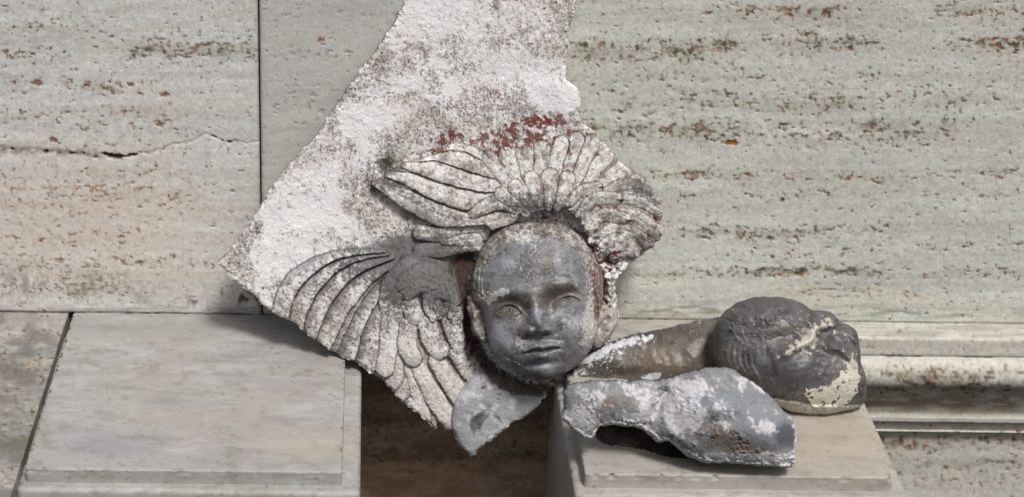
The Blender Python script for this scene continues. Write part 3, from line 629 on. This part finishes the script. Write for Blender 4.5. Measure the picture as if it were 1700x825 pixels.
# ------------------------------------------------------------------ inflated forms (heads, broken pieces)
def poisson(mask):
    """smooth dome over a mask, coarse to fine"""
    lv = []; m = mask
    while min(m.shape) > 24: lv.append(m); m = m[::2, ::2]
    lv.append(m); u = np.zeros(m.shape); h = 2 ** (len(lv) - 1)
    for m in reversed(lv):
        if u.shape != m.shape:
            u = np.repeat(np.repeat(u, 2, 0), 2, 1)[:m.shape[0], :m.shape[1]]
            if u.shape != m.shape: u = np.pad(u, ((0, m.shape[0] - u.shape[0]), (0, m.shape[1] - u.shape[1])))
        mm = m.astype(float)
        for _ in range(160 if h > 1 else 60):
            p = np.pad(u, 1); u = (0.25 * (p[:-2, 1:-1] + p[2:, 1:-1] + p[1:-1, :-2] + p[1:-1, 2:] + h * h)) * mm
        h //= 2
    return u
class Blob:
    def __init__(s, outline, origin, step=0.9, jag=0.0, seed=0):
        O = smooth_pts(list(outline) + [outline[0]], 5); s.O = O
        lo = O.min(0) - 6; hi = O.max(0) + 6
        s.x, s.y = np.meshgrid(np.arange(lo[0], hi[0], step), np.arange(lo[1], hi[1], step))
        xx = s.x + jag * fbm(s.x, s.y, 14, 4, seed); yy = s.y + jag * fbm(s.x, s.y, 14, 4, seed + 5)
        s.m = inside(xx, yy, O); u = poisson(s.m); s.n = np.sqrt(u / u.max())
        s.d, _, _ = polydist(xx, yy, O)
        s.cm = s.m[:-1, :-1] & s.m[1:, :-1] & s.m[:-1, 1:] & s.m[1:, 1:]
        s.org = np.asarray(origin); s.sc = ((s.org - CAM) @ fw) / F; s.op = proj(s.org)
    def pos(s, z):
        return s.org + ((s.x - s.op[0]) * s.sc)[..., None] * RT - ((s.y - s.op[1]) * s.sc)[..., None] * UP - (z * s.sc)[..., None] * fw

# ---- the cherub's head
hz = lambda L: [(740 + u / 2.578, 340 + v / 2.578) for u, v in L]
head_out = hz([(345, 76), (260, 92), (195, 130), (150, 190), (122, 270), (108, 350), (120, 410), (150, 450), (166, 520), (188, 600), (235, 665), (300, 712), (360, 738), (410, 746), (470, 732), (545, 695), (600, 640), (640, 560), (655, 470), (668, 380), (668, 300), (640, 220), (590, 150), (520, 100), (430, 78)])
b = Blob(head_out, on_slab(888, 500, 34 * sk), 0.8)
x, y = b.x, b.y
z = 84 * b.n ** 0.85
def G1(u, v, su, sv=None, a=0.0): return ga(x, y, 740 + u / 2.578, 340 + v / 2.578, su / 2.578, (sv or su) / 2.578, a)
def S1(L, w_, h, taper=0.25): return stroke(x, y, hz(L), w_ / 2.578, h, taper)
z += 10 * G1(370, 225, 150, 80) - 4 * G1(610, 300, 40, 120)
# the face mass narrows to the chin; cheeks full
z += 13 * G1(238, 590, 52, 58) + 13 * G1(540, 570, 50, 62) + 11 * G1(402, 705, 46, 30) 
# eye sockets, brows, lids, eyeballs
z -= 16 * G1(272, 436, 48, 30, 6) + 16 * G1(474, 398, 48, 30, -12)
z -= 6 * G1(318, 440, 20, 34) + 6 * G1(428, 415, 20, 34)
z += 4.4 * S1([(165, 395), (225, 372), (300, 368), (335, 385)], 22, 1) + 4.4 * S1([(420, 372), (470, 345), (540, 335), (590, 355)], 20, 1)
eyes = []
for (up_, lo_, cx_, cy_, ir) in (([(204, 456), (226, 434), (258, 422), (290, 433), (312, 458)], [(312, 458), (288, 468), (256, 472), (228, 467), (204, 456)], 257, 448, 15),
                             ([(450, 425), (470, 400), (500, 386), (530, 388), (554, 402)], [(554, 402), (536, 417), (506, 428), (474, 431), (450, 425)], 500, 408, 14)):
    pl = smooth_pts(hz(up_), 6); ql = smooth_pts(hz(lo_), 6); A_ = np.vstack([pl, ql[1:]])
    ii_ = inside(x, y, A_); dd_, _, _ = polydist(x, y, A_); sdd = np.where(ii_, dd_, -dd_)
    du_, tu_, _ = polydist(x, y, pl); dl_, tl_, _ = polydist(x, y, ql)
    z += 6.5 * G1(cx_, cy_ + 2, 44, 26)
    z += 1.1 * np.exp(-0.5 * (du_ / 3.0) ** 2) * ~ii_ + 0.7 * np.exp(-0.5 * (dl_ / 2.2) ** 2) * ~ii_
    z -= 3.4 * ss(-0.6, 1.6, sdd) - 1.8 * ss(1.5, 7, sdd)
    z -= 1.0 * np.exp(-0.5 * ((du_ - 6.5) / 2.4) ** 2) * ~ii_ * (y < 340 + (cy_ + 10) / 2.578)          # fold above the lid
    rr = np.hypot(x - (740 + cx_ / 2.578), y - (340 + cy_ / 2.578)) * 2.578
    z += ii_ * (-0.8 * np.exp(-0.5 * ((rr - ir) / 3.0) ** 2) - 2.6 * np.exp(-0.5 * (rr / 5.5) ** 2)); eyes.append((ii_, rr, ir))
# nose
z += 9 * S1([(352, 350), (358, 420), (366, 480), (372, 520)], 22, 1, 0.4) + 7 * S1([(358, 430), (368, 500), (374, 522)], 17, 1, 0.4)
z += 18 * G1(380, 504, 26, 25) + 8 * G1(420, 522, 14, 15) + 8 * G1(340, 534, 13, 14) + 4 * G1(375, 532, 42, 12)
z -= 8 * G1(346, 554, 11, 7, -10) + 9 * G1(406, 546, 13, 7, -8) + 6 * G1(375, 568, 60, 8)
z -= 4 * S1([(460, 500), (462, 530), (445, 550)], 6, 1) + 4 * S1([(296, 520), (292, 548), (306, 562)], 6, 1)
# mouth
z += 9 * G1(395, 615, 60, 40)
z += 5.5 * S1([(326, 620), (348, 604), (376, 592), (398, 598), (420, 588), (450, 593), (470, 604)], 9, 1) + 7.5 * S1([(350, 640), (395, 640), (442, 628)], 12, 1, 0.4)
z -= 7.5 * S1([(322, 628), (346, 618), (372, 612), (396, 615), (422, 608), (450, 603), (472, 606)], 4.8, 1, 0.12)
z -= 2.5 * G1(310, 630, 12) + 2.5 * G1(488, 606, 12) + 5 * G1(396, 672, 42, 9, -8) + 3 * S1([(375, 562), (378, 590)], 6, 1)
z -= 1.6 * S1([(465, 545), (500, 580), (510, 610)], 12, 1) + 1.6 * S1([(285, 565), (268, 600), (275, 630)], 12, 1)
z += 3 * S1([(300, 715), (400, 738), (500, 712)], 14, 1)
# hairline: thin cap of hair with strands
hl = hz([(100, 420), (152, 400), (150, 330), (165, 265), (205, 205), (260, 170), (340, 150), (430, 150), (510, 175), (562, 225), (585, 300), (585, 380), (610, 470), (600, 560), (620, 620)])
hd, ht, hs = polydist(x, y, smooth_pts(hl, 5))
hs_in = inside(x, y, np.vstack([smooth_pts(hl, 5), hz([(620, 700), (400, 720), (150, 600)])]))
hairm = ss(-3, 3, np.where(hs_in, -hd, hd)) * (1 - ss(30, 60, y - (340 + 560 / 2.578)))
z += hairm * (2.6 + 1.3 * np.sin(hd * 0.9 + 4 * fbm(x, y, 24, 3, 701)) + 2.4 * fbm(x, y, 12, 4, 702))
z += 5 * stroke(x, y, hz([(612, 250), (640, 330), (652, 420), (645, 500)]), 5, 1) - 7 * stroke(x, y, hz([(598, 300), (618, 380), (628, 460), (630, 520)]), 3, 1)
z += 0.9 * fbm(x, y, 30, 4, 703) + 0.3 * fbm(x, y, 6, 3, 704) - 0.6 * ss(0.45, 0.7, fbm(x, y, 9, 3, 705)) 
z += 1.8 * S1([(480, 290), (505, 300)], 5, 1)
flake = ss(0.5, 0.75, -0.06 + 0.95 * G1(595, 520, 26, 90, 6) + 1.1 * G1(232, 372, 26, 16) + 0.9 * G1(175, 400, 26, 26) + 0.5 * G1(300, 600, 30, 24) + 0.8 * G1(350, 520, 18, 10) + 0.42 * G1(430, 165, 150, 50) + 0.45 * G1(300, 130, 60, 30) + 0.6 * G1(130, 290, 22, 90) + 0.5 * G1(640, 260, 30, 90) + 0.4 * G1(470, 470, 20, 60) + 0.8 * G1(640, 450, 40, 110) + 0.38 * G1(470, 620, 36, 40) + 0.36 * G1(330, 630, 40, 40) + 0.3 * fbm(x, y, 14, 4, 710) + 0.34 * fbm(x, y, 5, 3, 711, .75) + 0.24 * fbm(x, y, 46, 3, 712))
z += flake * 0.9
col = np.ones(x.shape + (3,)) * lin(110, 111, 113)
col = col * (1 + (0.35 * fbm(x, y, 50, 4, 720) + 0.35 * fbm(x, y, 12, 4, 721, 0.7))[..., None])
col = mixc(col, lin(150, 152, 160), 0.75 * ss(0.3, 0.9, G1(370, 420, 18, 60) + 0.8 * G1(250, 600, 45, 45) + 0.7 * G1(540, 480, 50, 40) + 0.8 * G1(400, 700, 60, 28) + 0.6 * G1(250, 250, 50, 50) + 0.5 * G1(480, 250, 50, 40) + 0.6 * G1(215, 520, 30, 60) + 0.55 * fbm(x, y, 26, 5, 722, .7)))  # pale highlights on nose bridge, cheeks, chin and forehead painted into the colour
br = ss(0.25, 0.85, 0.8 * G1(275, 415, 60, 26, 6) + 0.8 * G1(480, 378, 60, 26, -12) + 0.55 * G1(370, 250, 120, 70) + 0.9 * G1(430, 385, 45, 40) + 0.7 * G1(255, 470, 60, 40) + 0.7 * G1(390, 110, 110, 24) + 0.6 * G1(330, 560, 60, 50) + 0.5 * G1(240, 440, 30, 18) + 0.6 * G1(140, 500, 14, 90) + 0.5 * fbm(x, y, 34, 5, 723, .7) + 0.16 * fbm(x, y, 5, 3, 727))  # brown patches, with shadow painted in round the eye sockets
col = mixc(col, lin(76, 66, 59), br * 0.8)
dk = ss(0.1, 0.6, fbm(x, y, 22, 5, 724, .7) + 0.3 * fbm(x, y, 5, 3, 725)); col = mixc(col, lin(60, 57, 56), dk * 0.6)
col = mixc(col, lin(176, 176, 177), 0.7 * ss(0.2, 0.55, fbm(x, y, 12, 5, 746, .8) - 0.2 + 0.25 * fbm(x, y, 50, 2, 734)))
for ii_, rr, ir in eyes: col = mixc(col, lin(66, 56, 52), ii_ * (0.2 + 0.3 * np.exp(-0.5 * ((rr - ir) / 4) ** 2) + 0.4 * np.exp(-0.5 * (rr / 6) ** 2)).clip(0, 1))
hm = np.clip(hairm, 0, 1); col = mixc(col, lin(132, 122, 112), 0.7 * hm * ss(-0.4, 0.4, fbm(x, y, 12, 4, 726)))
col = mixc(col, lin(186, 182, 176), 0.75 * hm * ss(0.05, 0.4, fbm(x, y, 9, 5, 728, 0.75) + 0.3 * fbm(x, y, 40, 2, 729)))
col = mixc(col, lin(78, 60, 50), 0.6 * hm * ss(0.15, 0.5, fbm(x, y, 14, 4, 731, 0.7)))
col = mixc(col, lin(188, 186, 182), flake * (0.5 + 0.35 * ss(-0.3, 0.3, fbm(x, y, 4, 2, 713))))
red = ss(0.45, 0.85, 1.0 * G1(640, 330, 26, 100, -8) + 0.7 * G1(630, 430, 14, 60) + 0.5 * G1(400, 95, 90, 14) + 0.25 * G1(440, 425, 24, 16) + 0.4 * G1(258, 448, 16, 10) + 0.5 * G1(470, 600, 26, 30) + 0.45 * fbm(x, y, 10, 4, 730))
col = mixc(col, lin(92, 48, 38), red * 0.75)
col = mixc(col, lin(40, 30, 27), 0.6 * np.clip(G1(325, 558, 13, 7) + G1(408, 546, 15, 7) + S1([(322, 628), (346, 618), (372, 612), (396, 615), (422, 608), (450, 603), (472, 606)], 4, 1, .1), 0, 1))  # shade of the nostrils and mouth line put into the colour
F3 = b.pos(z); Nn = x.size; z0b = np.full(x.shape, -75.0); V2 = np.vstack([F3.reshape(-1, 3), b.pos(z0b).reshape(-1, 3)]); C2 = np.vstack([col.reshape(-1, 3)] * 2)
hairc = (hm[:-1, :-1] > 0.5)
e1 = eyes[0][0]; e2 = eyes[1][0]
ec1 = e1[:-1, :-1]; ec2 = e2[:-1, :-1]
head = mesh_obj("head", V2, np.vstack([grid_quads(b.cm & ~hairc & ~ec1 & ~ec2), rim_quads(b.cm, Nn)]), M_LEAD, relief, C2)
for nm, mk in (("hair", hairc), ("eye", ec1), ("eye", ec2)):
    o = mesh_obj(nm, V2, grid_quads(b.cm & mk), M_LEAD, relief, C2); o.parent = head
# ---- ears
def ear(out, zo, seed, inner, colr, parent):
    e = Blob(out, on_slab(888, 500, zo * sk), 0.8, 1.0, seed); ex, ey = e.x, e.y
    z = 16 * e.n + 0.8 * fbm(ex, ey, 7, 3, seed)
    for L, w_, h in inner: z += stroke(ex, ey, L, w_, h)
    c = np.ones(ex.shape + (3,)) * lin(*colr); c = mixc(c, lin(190, 186, 180), ss(0.1, 0.5, fbm(ex, ey, 9, 4, seed + 1)) * 0.8); c = mixc(c, lin(88, 50, 40), ss(0.2, 0.55, fbm(ex, ey, 12, 4, seed + 2)) * 0.7)
    V = np.vstack([e.pos(z).reshape(-1, 3), e.pos(z * 0 - 45).reshape(-1, 3)])
    o = mesh_obj("ear", V, np.vstack([grid_quads(e.cm), rim_quads(e.cm, ex.size)]), M_PLAS, relief, np.vstack([c.reshape(-1, 3)] * 2)); o.parent = parent
ear(hz([(92, 395), (125, 385), (160, 430), (172, 500), (185, 570), (165, 592), (135, 568), (112, 540), (110, 495), (92, 450)]), 34, 740,
    [(hz([(105, 410), (120, 470), (120, 530), (150, 570)]), 2.5, 5), (hz([(140, 470), (150, 530)]), 3, -7)], (120, 112, 104), head)
ear(hz([(640, 440), (690, 420), (728, 440), (738, 480), (725, 530), (700, 570), (670, 600), (640, 610), (625, 570)]), 26, 750,
    [(hz([(720, 450), (722, 500), (690, 550), (655, 590)]), 3, 5), (hz([(700, 480), (670, 510), (650, 550)]), 3.5, -9), (hz([(650, 460), (640, 520)]), 4, 4)], (150, 144, 138), head)

# ------------------------------------------------------------------ THE TWO LOOSE FRAGMENTS
def solid(name, bl, z, zback, colarr, mat, parent):
    V = np.vstack([bl.pos(z).reshape(-1, 3), bl.pos(zback).reshape(-1, 3)]); n = bl.x.size
    return mesh_obj(name, V, np.vstack([grid_quads(bl.cm), grid_quads(bl.cm)[:, ::-1] + n, rim_quads(bl.cm, n)]), mat, parent, np.vstack([colarr.reshape(-1, 3)] * 2))
def dark_pig(x, y, seed, base=(88, 84, 80)):
    c = np.ones(x.shape + (3,)) * lin(*base)
    c = c * (1 + (0.4 * fbm(x, y, 60, 4, seed) + 0.3 * fbm(x, y, 12, 4, seed + 1))[..., None])
    c = mixc(c, lin(102, 94, 87), 0.6 * ss(-0.1, 0.6, fbm(x, y, 70, 4, seed + 2)))
    c = mixc(c, lin(46, 45, 45), 0.7 * ss(0.1, 0.6, fbm(x, y, 26, 4, seed + 3)))
    c = mixc(c, lin(176, 174, 170), 0.8 * ss(0.55, 0.72, fbm(x, y, 7, 4, seed + 4, .7)))
    return c
# back piece: neck and shoulder, then the dark head
fA = tag(empty("head_fragment", tuple(on_z(1330, 680, 0.0))), "dark grey broken child's head with smooth shoulder lying behind the blotched mask", "sculpture fragment")
og = on_z(1340, 672, 0.0); og = og + np.array([0, -0.004, 0.0])
a = Blob([(1186, 590), (1186, 555), (1196, 528), (1220, 506), (1250, 495), (1292, 493), (1325, 500), (1345, 514), (1376, 517), (1392, 533), (1416, 546), (1423, 575), (1426, 602), (1434, 625), (1434, 666), (1415, 676), (1380, 685), (1340, 687), (1305, 680), (1260, 660), (1220, 640), (1196, 615)], og, 0.9, 1.5, 800)
x, y = a.x, a.y; z = 78 * a.n ** 0.9
z += 10 * ga(x, y, 1290, 620, 45, 32) + 9 * ga(x, y, 1372, 524, 20, 11, 20) + 8 * ga(x, y, 1408, 560, 16, 14) + 8 * ga(x, y, 1265, 520, 40, 18) + 7 * ga(x, y, 1395, 620, 24, 30)
z -= 13 * ga(x, y, 1352, 552, 11, 9) + 10 * ga(x, y, 1345, 578, 16, 7, 20) + 8 * ga(x, y, 1285, 556, 20, 7, -10) + 6 * ga(x, y, 1225, 565, 22, 16)
z += 10 * stroke(x, y, [(1272, 592), (1300, 572), (1328, 560), (1336, 544), (1362, 538), (1384, 556)], 5, 1) + 8 * stroke(x, y, [(1352, 580), (1368, 574), (1388, 584), (1402, 604)], 4.5, 1)
z += 5 * stroke(x, y, [(1352, 522), (1375, 528), (1388, 545)], 4, 1) + 5 * stroke(x, y, [(1392, 550), (1412, 572), (1420, 600)], 4, 1) - 5 * stroke(x, y, [(1340, 520), (1362, 540), (1395, 560), (1412, 590)], 4, 1)
for k in range(6): z += 2.4 * stroke(x, y, [(1196 + k * 7, 560 + k * 4), (1190 + k * 9, 590 + k * 3), (1206 + k * 9, 612 + k * 4)], 2.2, 1)
z += 2.2 * fbm(x, y, 34, 3, 801) + 0.3 * fbm(x, y, 6, 3, 802)
rim = ss(666, 672, y + 0.18 * (1340 - x) * (x < 1340)) ; z = z * (1 - 0.0 * rim) + 2.2 * (1 - np.abs(fbm(x, y, 22, 3, 804)) * 3).clip(0, 1) * ss(0, 1, ga(x, y, 1240, 520, 60, 30) * 1.4) + rim * (5 + 3 * fbm(x, y, 9, 3, 803))
col = dark_pig(x, y, 810, (86, 84, 84)); col = mixc(col, lin(60, 60, 66), 0.7 * ss(0.3, 0.9, ga(x, y, 1300, 610, 50, 34)))
pf = inside(x + 6 * fbm(x, y, 14, 4, 820), y + 6 * fbm(x, y, 14, 4, 821), [(1318, 640), (1350, 636), (1375, 622), (1388, 598), (1396, 590), (1412, 606), (1412, 640), (1400, 664), (1362, 674), (1332, 668)])
pf = pf & ~(fbm(x, y, 12, 4, 822) + 0.4 * fbm(x, y, 4, 2, 823) > 0.42); z += pf * 1.3
wh = np.maximum(pf.astype(float), ss(0.35, 0.8, rim + 0.3 * fbm(x, y, 8, 3, 824)) * 0.8 * rim)
wh = np.maximum(wh, 0.8 * ss(0.45, 0.85, 0.9 * stroke(x, y, [(1272, 592), (1300, 572), (1328, 560), (1336, 544), (1362, 538), (1384, 556)], 6, 1) + 0.6 * ga(x, y, 1330, 565, 16, 16) + 0.7 * ga(x, y, 1395, 592, 12, 14) + 0.5 * stroke(x, y, [(1352, 524), (1378, 530)], 3, 1) + 0.8 * fbm(x, y, 9, 4, 825, .7) - 0.05))  # highlight along the face ridges painted in white
col = mixc(col, lin(200, 194, 180), wh * 0.9)
solid("head", a, z, -60 * a.n ** 0.7 - 4, col, M_LEAD, fA)
og2 = on_z(1080, 640, 0.0) + np.array([0, 0.03, 0.0])
s_ = Blob([(1210, 524), (1150, 534), (1090, 548), (1040, 558), (1000, 574), (968, 596), (950, 612), (938, 624), (942, 632), (975, 636), (1020, 640), (1090, 646), (1190, 650), (1230, 620)], og2, 0.9, 2.0, 830)
x, y = s_.x, s_.y; z = 42 * s_.n - 6 * fbm(x, y, 60, 3, 833) + 10 * ga(x, y, 1130, 590, 50, 20, -12) - 12 * ga(x, y, 1010, 622, 40, 8) - 16 * ss(1165, 1190, x) + 2.0 * fbm(x, y, 34, 3, 831) + 0.3 * fbm(x, y, 6, 3, 832)
z += 6 * ga(x, y, 985, 620, 40, 6)
col = dark_pig(x, y, 840, (84, 80, 77)); e = ss(0.45, 0.8, 0.95 * stroke(x, y, [(960, 604), (1000, 580), (1040, 566), (1090, 556)], 5, 1, .1) + 0.5 * ga(x, y, 1000, 596, 40, 12, -25) + 0.55 * ga(x, y, 950, 622, 18, 7) + 0.8 * fbm(x, y, 7, 4, 841, .7) - 0.1)  # white highlight painted along the shoulder's upper edge
col = mixc(col, lin(110, 94, 74), 0.5 * ga(x, y, 1110, 600, 60, 28)); e = np.maximum(e, ss(0.5, 0.8, 1.2 * ga(x, y, 1076, 623, 14, 6, -15) + 0.3 * fbm(x, y, 8, 3, 845))); col = mixc(col, lin(208, 210, 216), e * 0.85)
solid("shoulder", s_, z, -30 * s_.n - 3, col, M_LEAD, fA)

# front piece: hollow mask with its mouth of shadow underneath
fB = tag(empty("mask_fragment", tuple(on_z(1200, 768, 0.0))), "pale blotched hollow face fragment with ragged white edge, at the front of the right plinth", "sculpture fragment")
og3 = on_z(1230, 768, 0.0) + np.array([0, -0.022, 0.0])
outB = [(938, 650), (950, 638), (975, 634), (1010, 632), (1045, 632), (1075, 630), (1100, 630), (1125, 622), (1160, 612), (1200, 608), (1228, 620), (1258, 642), (1284, 666), (1308, 692), (1316, 718), (1315, 748), (1311, 772), (1280, 771), (1250, 770), (1215, 766), (1188, 766), (1160, 764), (1138, 754), (1122, 740),
        (1106, 731), (1092, 733), (1080, 724), (1064, 711), (1040, 708), (1012, 705), (992, 712), (986, 728), (968, 728), (956, 716), (944, 706), (934, 694), (938, 676)]
m_ = Blob(outB, og3, 0.9, 2.5, 850); x, y = m_.x, m_.y
z = 64 * m_.n ** 0.75 + 14 * ga(x, y, 1015, 668, 38, 22) + 14 * ga(x, y, 1185, 680, 50, 34, 20) - 12 * ga(x, y, 1100, 672, 12, 40, 20) + 16 * ga(x, y, 1245, 700, 45, 26, 20) + 9 * ga(x, y, 1170, 650, 45, 20, -10) - 10 * stroke(x, y, [(1150, 700), (1200, 690), (1225, 672)], 9, 1) + 4 * ga(x, y, 1010, 660, 40, 20)
z -= 14 * stroke(x, y, [(1104, 640), (1090, 662), (1078, 692), (1074, 712)], 8, 1, .1) + 8 * stroke(x, y, [(1110, 640), (1096, 660), (1086, 684)], 3, 1)
z += 9 * stroke(x, y, [(1216, 648), (1222, 630), (1240, 626), (1256, 640), (1270, 660)], 5, 1) + 6 * stroke(x, y, [(1222, 662), (1248, 656), (1272, 668)], 4, 1) - 7 * ga(x, y, 1240, 645, 9, 7) - 6 * ga(x, y, 1195, 655, 16, 8) + 5 * stroke(x, y, [(1180, 640), (1205, 634)], 5, 1)
z += 6 * stroke(x, y, [(1110, 665), (1098, 690), (1110, 715), (1140, 740)], 6, 1)
rg = ss(0.0, 0.6, fbm(x, y, 30, 4, 851)) * (1 - ss(0.3, 0.9, 1.3 * ga(x, y, 1260, 695, 50, 28, 25)))
z += rg * (6 * fbm(x, y, 16, 4, 852) + 3.5 * (1 - np.abs(fbm(x, y, 12, 3, 858)) * 3).clip(0, 1)) + 0.5 * fbm(x, y, 6, 3, 853)
rimB = (1 - ss(3, 9, m_.d + 4 * fbm(x, y, 14, 3, 854))) * ss(680, 700, y); z = z + 5 * rimB
z += 2.5 * ss(735, 750, y + 8 * fbm(x, y, 30, 3, 856)) * ss(1150, 1190, x)
n1 = fbm(x, y, 24, 5, 860, .65); n2 = fbm(x, y, 9, 4, 861, .7); n3 = fbm(x, y, 40, 4, 862)
col = np.ones(x.shape + (3,)) * lin(132, 132, 134) * (1 + (0.25 * n1 + 0.25 * n2)[..., None])
smooth_ = ga(x, y, 1250, 705, 60, 26, 28) + 0.8 * ga(x, y, 1190, 655, 46, 14, -6)
brn = ss(0.3, 0.8, 0.9 * ga(x, y, 1180, 712, 50, 16, 16) + 0.8 * ga(x, y, 1010, 664, 48, 12, -5) + 0.6 * ga(x, y, 1095, 670, 14, 40, 20) + 0.6 * ga(x, y, 1230, 735, 50, 10) + 0.4 * ga(x, y, 1140, 640, 20, 20) + 0.6 * n1 + 0.3 * n2)
col = mixc(col, lin(98, 82, 70), brn * 0.8)
col = mixc(col, lin(122, 126, 134), 0.7 * ss(0.35, 0.9, smooth_ + 0.3 * n3)); col = mixc(col, lin(64, 66, 74), 0.8 * ss(0.4, 0.9, ga(x, y, 1292, 716, 24, 22, 40) + 0.2 * n1))
wB = ss(0.34, 0.72, 0.95 * rimB + 0.75 * ga(x, y, 1030, 692, 70, 10) + 0.8 * ga(x, y, 958, 698, 20, 16) + 0.6 * ga(x, y, 1060, 648, 30, 10, 20) + 0.55 * ga(x, y, 975, 655, 30, 14) + 0.4 * ga(x, y, 1120, 690, 30, 40) + 0.8 * stroke(x, y, [(1050, 655), (1070, 680), (1092, 702)], 6, 1)
         + 0.9 * stroke(x, y, [(1216, 650), (1222, 630), (1240, 626), (1256, 640), (1272, 664)], 5, 1) + 0.55 * ga(x, y, 1140, 640, 30, 14, -20) + 0.8 * ga(x, y, 1255, 700, 12, 9) + 0.8 * ss(742, 750, y + 6 * n1) * ss(1150, 1190, x) + 0.35 * ga(x, y, 1170, 680, 60, 30) + 0.55 * n1 + 0.4 * n2)
col = mixc(col, lin(196, 195, 198), wB * (0.65 + 0.3 * ss(-0.4, 0.3, fbm(x, y, 6, 3, 866))))
TB = 0.10 * np.minimum(x - 1200, 60)
solid("mask", m_, z + TB, -10 + 14 * m_.n + TB, col, M_PLAS, fB)
# inner wall added to block light behind the arch, coloured near black
outW = [(950, 642), (1000, 636), (1100, 632), (1160, 616), (1200, 612), (1250, 640), (1296, 690), (1302, 750), (1285, 770), (1190, 772), (1140, 768), (1105, 758), (1060, 746), (1005, 738), (988, 722), (960, 700)]
q_ = Blob(outW, og3 + np.array([0, 0.026, 0.0]), 1.5, 2.0, 870); TQ = 0.10 * np.minimum(q_.x - 1200, 60)
solid("added_shade_back", q_, TQ + 26 * q_.n ** 0.4 * (1 - ss(672, 704, q_.y - 0.12 * (q_.x - 1060))), -12 * q_.n - 6 + TQ, dark_pig(q_.x, q_.y, 871, (40, 34, 30)) * 0.5, M_PLAS, fB)
# focus on the face
cam_d.dof.focus_distance = float((on_slab(888, 500, 60 * sk) - CAM) @ fw)
